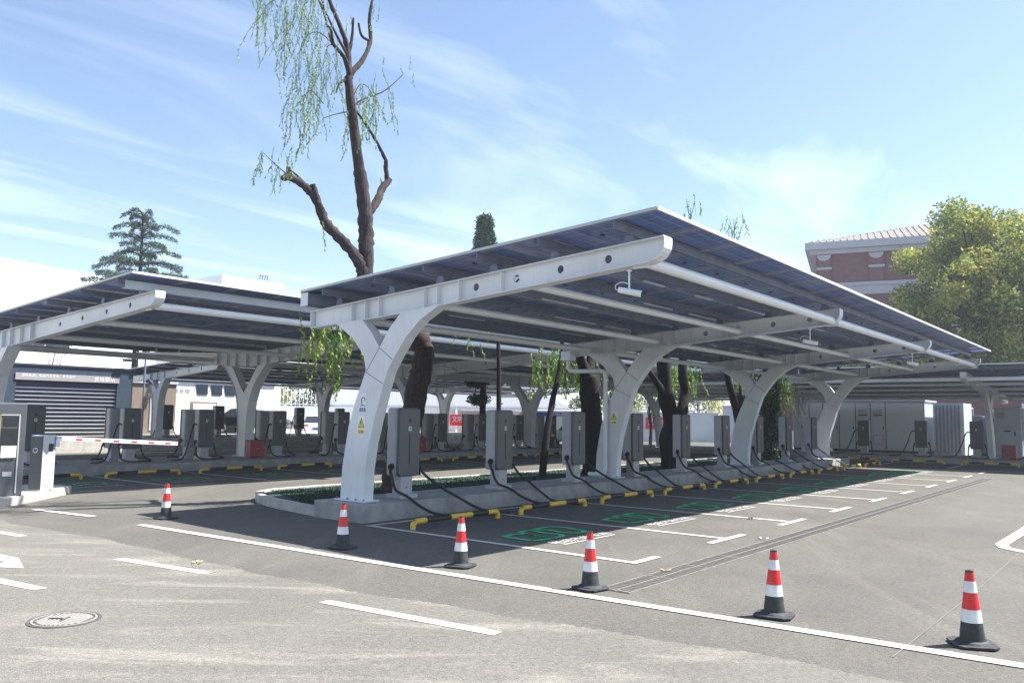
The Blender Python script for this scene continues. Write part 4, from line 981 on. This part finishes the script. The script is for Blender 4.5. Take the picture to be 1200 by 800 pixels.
g = MB(); g.box(20.9, 21.5, -.04, -.003, .2, 2.3, M['trim']); g.build('curtain_panel', root)

# long white perimeter wall with fence on top, seen across the back
def wallseg(label, p, q, h, fence=True, name='perimeter_wall', base=0.0, col=M['wall']):
    p = Vector((*p, 0)); q = Vector((*q, 0)); L = (q - p).length; a = math.atan2(q.y - p.y, q.x - p.x)
    root = empty(name, (p.x, p.y, base), a); tag(root, label, 'wall')
    g = MB(); g.box(0, L, 0, .25, 0, h, col); g.box(-.03, L + .03, -.05, .3, h, h + .08, M['wall']); g.build('wall', root)
    if fence:
        g = MB(); x = 0
        while x < L: g.box(x, x + .035, .1, .13, h + .08, h + 1.5, M['white']); x += .3
        g.box(0, L, .09, .14, h + 1.45, h + 1.5, M['white']); g.box(0, L, .09, .14, h + .2, h + .25, M['white']); g.build('railing', root)
    return root
wallseg('white perimeter wall with open railing behind the parked white hatchback', (36, 51.4), (44.4, 40.9), 2.15, True)
wb = wallseg('white wall hung with a red slogan banner under the tent roof', (44.5, 40.8), (51, 33.0), 2.0, False)
wallseg('pale wall with white railing and a red banner right of the second column', (52, 31.0), (56, 25.5), 2.05, True)
wallseg('bright white wall behind the small leafy trees', (56.2, 25.2), (62, 17.0), 2.6, False)
def banner(label, p, q, z0, z1, t1, t2):
    p = Vector((*p, 0)); q = Vector((*q, 0)); L = (q - p).length; a = math.atan2(q.y - p.y, q.x - p.x)
    root = empty('banner', (p.x, p.y, 0), a); tag(root, label, 'banner', 'red slogan banners')
    g = MB(); g.box(0, L, -.03, -.01, z0, z1, M['redban']); g.build('cloth', root)
    g = MB(); add_text(g, t1, (z1 - z0) * .6, (.15, -.033, z0 + (z1 - z0) * .38), (1, 0, 0), (0, 0, 1), M['txt'], width=L - .3); add_text(g, t2, (z1 - z0) * .2, (L * .45, -.033, z0 + .08), (1, 0, 0), (0, 0, 1), M['txt'], width=L * .5); g.build('lettering', root)
banner('red slogan banner on the wall beside the tent roof', (43.9, 41.0), (46.2, 38.3), .95, 1.75, '文明停车 安全充电', '规范操作请勿触摸')
banner('red slogan banner right of the second column', (52.8, 29.7), (54.6, 27.2), .9, 1.75, '规范充电安全', '请勿占用充电车位')

# tent hall with curved membrane roof
root = empty('tent_hall', (50.5, 48, 0), radians(-50)); tag(root, 'white curved membrane hall behind the red banner', 'building')
def memb(y): return 0
g = MB(); N = 16; prof = [(-11 + 22 * k / N, 2.4 + 2.9 * sin(pi * k / N) ** .8) for k in range(N + 1)]
for (x0, z0), (x1, z1) in zip(prof, prof[1:]):
    g.add([(x0, 0, z0), (x1, 0, z1), (x1, 12, z1), (x0, 12, z0)], [(0, 1, 2, 3)], M['tent'], True); g.add([(x0, 0, 0), (x1, 0, 0), (x1, 0, z1), (x0, 0, z0)], [(0, 1, 2, 3)], M['tent'])
g.build('membrane', root)
g = MB(); g.box(-11, 11, -.1, -.02, 2.2, 2.4, M['trim']); 
for k in range(8): g.box(-11 + k * 3.1, -10.9 + k * 3.1, -.12, -.03, 0, 2.4, M['trim'])
g.build('frame', root)

# red building with hip roof at the right (side walls along Y)
root = empty('red_building', (75.4, 24.5, 0), radians(-74)); tag(root, 'dark red building with pale cornice and grey hip roof behind the big tree', 'building')
W_, Dp = 34, 22
g = MB(); g.box(0, W_, 0, Dp, 0, 16.9, M['brick']); g.build('wall', root)
g = MB(); g.box(-.5, W_ + .5, -.5, Dp + .5, 16.9, 17.3, M['trim']); g.box(-.9, W_ + .9, -.9, Dp + .9, 17.3, 17.95, M['trim']); g.box(-.2, W_ + .2, -.2, Dp + .2, 13.1, 13.9, M['trim']); g.box(-.35, W_ + .35, -.35, Dp + .35, 13.9, 14.2, M['trim']); g.box(-.2, W_ + .2, -.2, Dp + .2, 9, 9.5, M['trim']); g.build('cornice', root)
for k in range(6):
    g = MB(); x = .15 + k * 4.4; g.box(x, x + 1.1, -.22, -.003, 14.2, 16.6, M['brick']); g.box(x - .12, x + 1.22, -.3, -.003, 15.5, 15.72, M['trim']); g.prism([(x + .55 + .62 * cos(t), 16.85 - .55 * sin(t)) for t in [j * pi / 8 for j in range(9)]], -.32, -.003, M['trim'], 'y'); g.build('pilaster', root)
for k in range(5):
    g = MB(); x = 2.1 + k * 4.4; g.box(x, x + 1.9, -.1, -.003, 10, 12.4, M['trim']); g.box(x + .12, x + 1.78, -.12, -.101, 10.1, 12.3, M['glass']); g.build('window', root)
g = MB(); o_ = .8; h1, h2 = 17.95, 21.6
v = [(-o_, -o_, h1), (W_ + o_, -o_, h1), (W_ + o_, Dp + o_, h1), (-o_, Dp + o_, h1), (11, Dp / 2, h2), (W_ - 11, Dp / 2, h2)]
g.add(v, [(0, 1, 5, 4), (1, 2, 5), (2, 3, 4, 5), (3, 0, 4)], M['tile'])
for k in range(60):
    t = k / 60; x = -o_ + (W_ + 2 * o_) * t; f = max(0, min(1, (x + o_) / 11.8, (W_ + o_ - x) / 11.8)); g.tube([(x, -o_, h1 + .03), (x, -o_ + (Dp / 2 + o_) * f, h1 + (h2 - h1) * f + .03)], .07, M['tile'], 4)
for k in range(44):
    t = k / 44; y = -o_ + (Dp + 2 * o_) * t; f = max(0, min(1, (y + o_) / 11.8, (Dp + o_ - y) / 11.8)); g.tube([(-o_, y, h1 + .03), (-o_ + 11.8 * f, y, h1 + (h2 - h1) * f + .03)], .07, M['tile'], 4)
g.build('roof', root)
g = MB(); g.tube([(-.7, -.7, 18.0), (-.7, -.7, 18.3)], .02, M['white'], 5)
for k in range(35): g.tube([(-.7 + k, -.75, 17.95), (-.7 + k, -.75, 18.25)], .015, M['white'], 4)
g.tube([(-.7, -.75, 18.25), (W_, -.75, 18.25)], .015, M['white'], 4); g.build('lightning_rail', root)
root = empty('red_annex', (52.5, 19.5, 0), radians(-60)); tag(root, 'low dark red annex with white window surrounds under the right canopy', 'building')
g = MB(); g.box(0, 26, 0, 6, 0, 3.1, M['brick']); g.build('wall', root)
for x in (1.3, 14.5, 18, 21):
    g = MB(); g.box(x, x + 1.7, -.08, -.003, 1.2, 2.9, M['wall']); g.box(x + .2, x + 1.5, -.1, -.081, 1.35, 2.75, M['glass']); g.build('window', root)
g = MB(); g.box(0, 26, -.12, -.003, 0, 1.0, M['wall']); g.build('plinth', root)

# ------------------------------------------------------------------ electrical cabinets at the right
root = empty('switchgear_cabinet', (42.6, 15.2, 0), -pi / 2); tag(root, 'long light grey switchgear container with many doors behind the right canopy', 'cabinet')
# local x runs along -Y, front at local y=0 facing -X (camera)
g = MB(); g.box(0, 6.3, 0, 2.4, .25, 2.62, M['cab']); g.box(0, 6.3, .05, 2.35, 0, .25, M['black']); g.box(-.05, 6.35, -.08, 2.5, 2.62, 2.7, M['trim']); g.build('body', root)
dx = [0.1, .85, 1.55, 2.35, 3.15, 3.85, 4.55, 6.2]
for a, b in zip(dx, dx[1:]):
    g = MB(); g.box(a + .02, b - .02, -.04, -.003, .3, 2.55, M['cab']); d_ = g.build('door', root, .006)
    g = MB(); g.box(b - .12, b - .09, -.07, -.041, 1.25, 1.4, M['black']); g.build('handle', d_)
    if 3 < a < 4:
        g = MB(); g.box(a + .15, b - .15, -.1, -.041, 2.0, 2.25, M['trim']); g.box(a + .15, b - .15, -.1, -.041, 1.93, 1.98, M['black']); g.box(a + .12, b - .12, -.055, -.041, .5, 1.0, M['trim']); g.box(a + .16, b - .16, -.058, -.0555, .54, .96, M['cab']); g.build('vent', d_)
g = MB(); [g.box(x - .012, x + .012, -.05, -.045, .3, 2.55, M['black']) for x in dx[1:-1]]; g.build('door_seam', root)
g = MB(); g.box(3.3, 3.65, -.058, -.0415, 1.45, 1.75, M['signwhite']); g.build('label_plate', root)
root = empty('equipment_cabinet', (42.9, 8.6, 0), -pi / 2); tag(root, 'smaller ribbed grey cabinet joined right of the long container', 'cabinet')
g = MB(); g.box(0, 1.3, 0, 2, .1, 2.55, M['cab']); g.box(.02, 1.28, .05, 1.9, 0, .1, M['black']); [g.box(.1 + k * .16, .17 + k * .16, -.04, -.003, .2, 2.45, M['galv']) for k in range(7)]; g.build('body', root)
root = empty('equipment_cabinet', (40.6, 5.75, .0), -pi / 2); tag(root, 'tall pale grey cabinet with a red box at its foot, right of the far column', 'cabinet')
g = MB(); g.box(0, 1.0, 0, .9, 0, 2.32, M['cab']); bd = g.build('body', root, .03)
g = MB(); g.box(.06, .94, -.03, -.003, .08, 2.25, M['cab']); g.box(.1, .4, -.04, -.031, 1.85, 2.1, M['trim']); g.box(.35, .6, -.04, -.031, 1.28, 1.34, M['black']); g.box(.74, .78, -.06, -.031, 1.1, 1.3, M['black']); g.build('door', bd)
g = MB(); add_text(g, '充电控制柜', .1, (.2, -.033, 1.42), (1, 0, 0), (0, 0, 1), M['signgrey'], width=.5); g.build('lettering', bd)
g = MB(); g.box(1.003, 1.1, .1, .8, .9, 2.25, M['wall']); g.build('side_louvre', bd)
for i, (y, h_) in enumerate([(7.6, 2.0), (6.6, 1.9)]):
    root = empty('machine', (46, y, 0), -pi / 2); tag(root, ['dark green generator unit in the shade between the cabinets, left one', 'dark generator unit in the shade just left of the far column'][i], 'machine', 'dark units between the cabinets')
    g = MB(); g.box(-.6, .6, 0, 1.4, .12, h_, M['steelblue']); g.box(-.5, .5, .1, 1.3, 0, .12, M['black']); g.build('body', root, .08)
    g = MB(); g.lathe([(.12, h_), (.12, h_ + .35), (.08, h_ + .4)], M['galv'], 10, (0, .6, 0)); g.build('exhaust', root)
    g = MB(); [g.box(-.4, .4, -.03, -.003, .5 + k * .14, .56 + k * .14, M['black']) for k in range(6)]; g.build('grille', root)

# ------------------------------------------------------------------ vehicles
def car(label, loc, rz, body, prof_scale=1, hatch=True):
    root = empty('parked_car', loc, rz); tag(root, label, 'car', 'cars parked behind the canopies')
    # side profile (x forward, z)
    low = [(-2.15, .35), (-2.2, .75), (-2.1, .95), (1.0, .98), (1.9, .82), (2.2, .6), (2.18, .3)]
    up = [(-2.08, .95), (-1.75, 1.42), (-1.2, 1.5), (.1, 1.48), (.95, .98)] if hatch else [(-1.6, .95), (-1.0, 1.38), (-.3, 1.45), (.3, 1.42), (1.1, .98)]
    g = MB(); g.prism(low[::-1], -.88, .88, body, 'y'); bd = g.build('body', root, .08)
    g = MB(); n = len(up); tw = lambda z: .84 - .18 * max(0, (z - .95) / .55)
    vs = [(x, -tw(z), z) for x, z in up] + [(x, tw(z), z) for x, z in up]
    g.add(vs, [tuple(range(n)), tuple(range(2 * n - 1, n - 1, -1))], M['glass'])
    g.add(vs, [(k, n + k, n + k + 1, k + 1) for k in range(n - 1) if k not in (1, 2)], M['glass']); g.add(vs, [(k, n + k, n + k + 1, k + 1) for k in (1, 2)], body); g.build('cabin', root)
    for x in (-1.35, 1.35):
        for s in (-1, 1):
            g = MB(); g.tube([(x, s * .72, .32), (x, s * .9, .32)], .32, M['black'], 20); w = g.build('wheel', root)
            g = MB(); g.tube([(x, s * .9, .32), (x, s * .915, .32)], .2, M['alu'], 14)
            for k in range(5): a = 2 * pi * k / 5; g.box(x + .12 * cos(a) - .02, x + .12 * cos(a) + .02, min(s * .916, s * .92), max(s * .916, s * .92), .32 + .12 * sin(a) - .04, .32 + .12 * sin(a) + .04, M['black'])
            g.build('rim', w)
    for s in (-1, 1):
        g = MB(); g.box(-2.22, -2.14, s * .68 - .14, s * .68 + .14, .72, .88, M['lamp']); g.build('tail_light', root)
        g = MB(); g.box(2.08, 2.2, s * .65 - .16, s * .65 + .16, .6, .72, M['band']); g.build('headlight', root)
    g = MB(); g.box(-2.23, -2.205, -.25, .25, .5, .62, M['blue']); g.build('number_plate', root)
    return root
car('black car parked side-on behind the second island, mostly hidden by chargers', (27.0, 40.6, .5), radians(-51), M['carblack'], hatch=False)
car('white hatchback seen from behind before the white perimeter wall', (36.2, 46.6, .1), radians(52), M['carwhite'])
car('teal green car half hidden behind the second curved column', (37.3, 22.7 + 2.4, .0), radians(60), M['carteal'])
root = empty('minibus', (40.2, 28.8, 0), radians(-51)); tag(root, 'white minibus with blue stripe behind the leaning stem', 'minibus')
g = MB(); g.prism([(-2.2, .35), (-2.2, 1.9), (-2.0, 2.1), (2.0, 2.1), (2.3, 1.2), (2.45, 1.0), (2.45, .35)][::-1], 0, 1.9, M['carwhite'], 'y'); g.build('body', root, .06)
g = MB(); g.box(-2.0, 1.6, -.02, -.003, 1.72, 1.95, M['blue']); g.box(-2.15, 2.4, -.02, -.003, .78, .88, M['blue']); g.build('blue_stripe', root)
g = MB(); add_text(g, '充电服务', .2, (-.4, -.023, 1.75), (1, 0, 0), (0, 0, 1), M['txt'], width=1.4); g.build('lettering', root)
for x in (-1.4, 1.5):
    for y in (.0, 1.75):
        g = MB(); g.tube([(x, y - .02, .34), (x, y + .17, .34)], .34, M['black'], 16); g.build('wheel', root)
g = MB(); g.prism([(2.03, 2.0), (2.3, 1.25), (2.34, 1.25), (2.1, 2.0)], .15, 1.75, M['glass'], 'y'); g.build('windscreen', root)

# small litter: dry leaves and a scrap on the asphalt
for i, (x, y, l) in enumerate([(7.9, 4.22, 'yellow dry leaf on the near part of the drain channel'), (4.83, 8.2, 'yellow dry leaf scrap on the road edge by the lane dash'), (10.9, 4.35, 'pale leaf scrap beside the drain channel'), (13.0, 5.4, 'dark scrap lying between the bay line ends')]):
    g = MB(); rr = random.Random(i)
    for k in range(5):
        a = rr.random() * 6.3; p = Vector((x + rr.uniform(-.05, .05), y + rr.uniform(-.05, .05), .014)); d = Vector((cos(a), sin(a), .3)) * .06; s_ = Vector((-sin(a), cos(a), .1)) * .02
        g.add([p, p + d * .5 + s_, p + d, p + d * .5 - s_], [(0, 1, 2, 3)], mat('dry_leaf', (.4, .3, .12), .8) if i < 2 else (M['trim'] if i == 2 else M['black']))
    tag(g.build('fallen_leaf'), l, 'leaf')

# ------------------------------------------------------------------ haze
hm = bpy.data.materials.new('haze_air'); hm.use_nodes = True; hn = hm.node_tree; hn.nodes.clear()
ho = hn.nodes.new('ShaderNodeOutputMaterial'); hv = hn.nodes.new('ShaderNodeVolumePrincipled'); hv.inputs['Color'].default_value = (.86, .92, 1, 1); hv.inputs['Density'].default_value = HAZE; hv.inputs['Anisotropy'].default_value = 0
hn.links.new(hv.outputs[0], ho.inputs['Volume'])
g = MB(); g.box(-320, 420, -320, 420, -1, 26, hm); o = g.build('haze'); o['kind'] = 'stuff'; tag(o, 'thin pale air haze over the whole car park', 'haze')

# ------------------------------------------------------------------ camera
cam = bpy.data.cameras.new('camera'); co = bpy.data.objects.new('camera', cam); C.objects.link(co); S.camera = co
cam.sensor_width = 36; cam.lens = 28.5; cam.clip_end = 2000; cam.clip_start = .05
r_ = Vector((0.62496825, -0.78053861, 0.0131972)); u_ = Vector((-0.08083317, -0.04788916, 0.99557653)); f_ = Vector((0.77645392, 0.62327049, 0.09302261))
co.matrix_world = Matrix.Translation((0, 0, 1.6136)) @ Matrix((r_, u_, -f_)).transposed().to_4x4()

# ------------------------------------------------------------------ light
sd = Vector((.48, -.45, 1)).normalized(); el = math.asin(sd.z); az = math.atan2(sd.x, sd.y)
sun = bpy.data.lights.new('sun', 'SUN'); sun.energy = 5.0; sun.angle = radians(.6); sun.color = (1, .955, .88)
so = bpy.data.objects.new('sun', sun); C.objects.link(so); so.rotation_euler = (-sd).to_track_quat('-Z', 'Y').to_euler(); so.location = (0, 0, 30)
w = bpy.data.worlds.new('World'); S.world = w; w.use_nodes = True; nt = w.node_tree; bg = nt.nodes['Background']
sky = nt.nodes.new('ShaderNodeTexSky'); sky.sky_type = 'NISHITA'; sky.sun_disc = False; sky.sun_elevation = el; sky.sun_rotation = az
sky.air_density = 1.0; sky.dust_density = .9; sky.ozone_density = 1.6
tc = nt.nodes.new('ShaderNodeTexCoord')
# wispy cirrus: project the view direction onto a high plane
sep = nt.nodes.new('ShaderNodeSeparateXYZ'); link(nt, tc.outputs['Generated'], sep.inputs[0])
zc = nt.nodes.new('ShaderNodeMath'); zc.operation = 'MAXIMUM'; zc.inputs[1].default_value = .04; link(nt, sep.outputs['Z'], zc.inputs[0])
dx_ = nt.nodes.new('ShaderNodeMath'); dx_.operation = 'DIVIDE'; link(nt, sep.outputs['X'], dx_.inputs[0]); link(nt, zc.outputs[0], dx_.inputs[1])
dy_ = nt.nodes.new('ShaderNodeMath'); dy_.operation = 'DIVIDE'; link(nt, sep.outputs['Y'], dy_.inputs[0]); link(nt, zc.outputs[0], dy_.inputs[1])
cmb = nt.nodes.new('ShaderNodeCombineXYZ'); link(nt, dx_.outputs[0], cmb.inputs[0]); link(nt, dy_.outputs[0], cmb.inputs[1])
mp = nt.nodes.new('ShaderNodeMapping'); mp.inputs['Rotation'].default_value = (0, 0, radians(-28)); mp.inputs['Scale'].default_value = (.38, 1.15, 1); mp.inputs['Location'].default_value = (5.1, -3.7, 0); link(nt, cmb.outputs[0], mp.inputs[0])
n1 = nt.nodes.new('ShaderNodeTexNoise'); n1.inputs['Scale'].default_value = .75; n1.inputs['Detail'].default_value = 9; n1.inputs['Roughness'].default_value = .55; n1.inputs['Distortion'].default_value = .7; link(nt, mp.outputs[0], n1.inputs['Vector'])
cr = nt.nodes.new('ShaderNodeValToRGB'); cr.color_ramp.elements[0].position = .52; cr.color_ramp.elements[1].position = .92; cr.color_ramp.elements[1].color = (.6, .6, .6, 1); link(nt, n1.outputs['Fac'], cr.inputs['Fac'])
mx = nt.nodes.new('ShaderNodeMixRGB'); mx.inputs['Color2'].default_value = (8.5, 9.0, 9.6, 1); link(nt, cr.outputs['Color'], mx.inputs['Fac']); link(nt, sky.outputs[0], mx.inputs['Color1'])
link(nt, mx.outputs[0], bg.inputs[0]); bg.inputs[1].default_value = .086
S.view_settings.view_transform = 'Standard'; S.view_settings.look = 'None'; S.view_settings.gamma = 1; S.view_settings.exposure = 1.48
S.cycles.max_bounces = 8; S.cycles.diffuse_bounces = 4
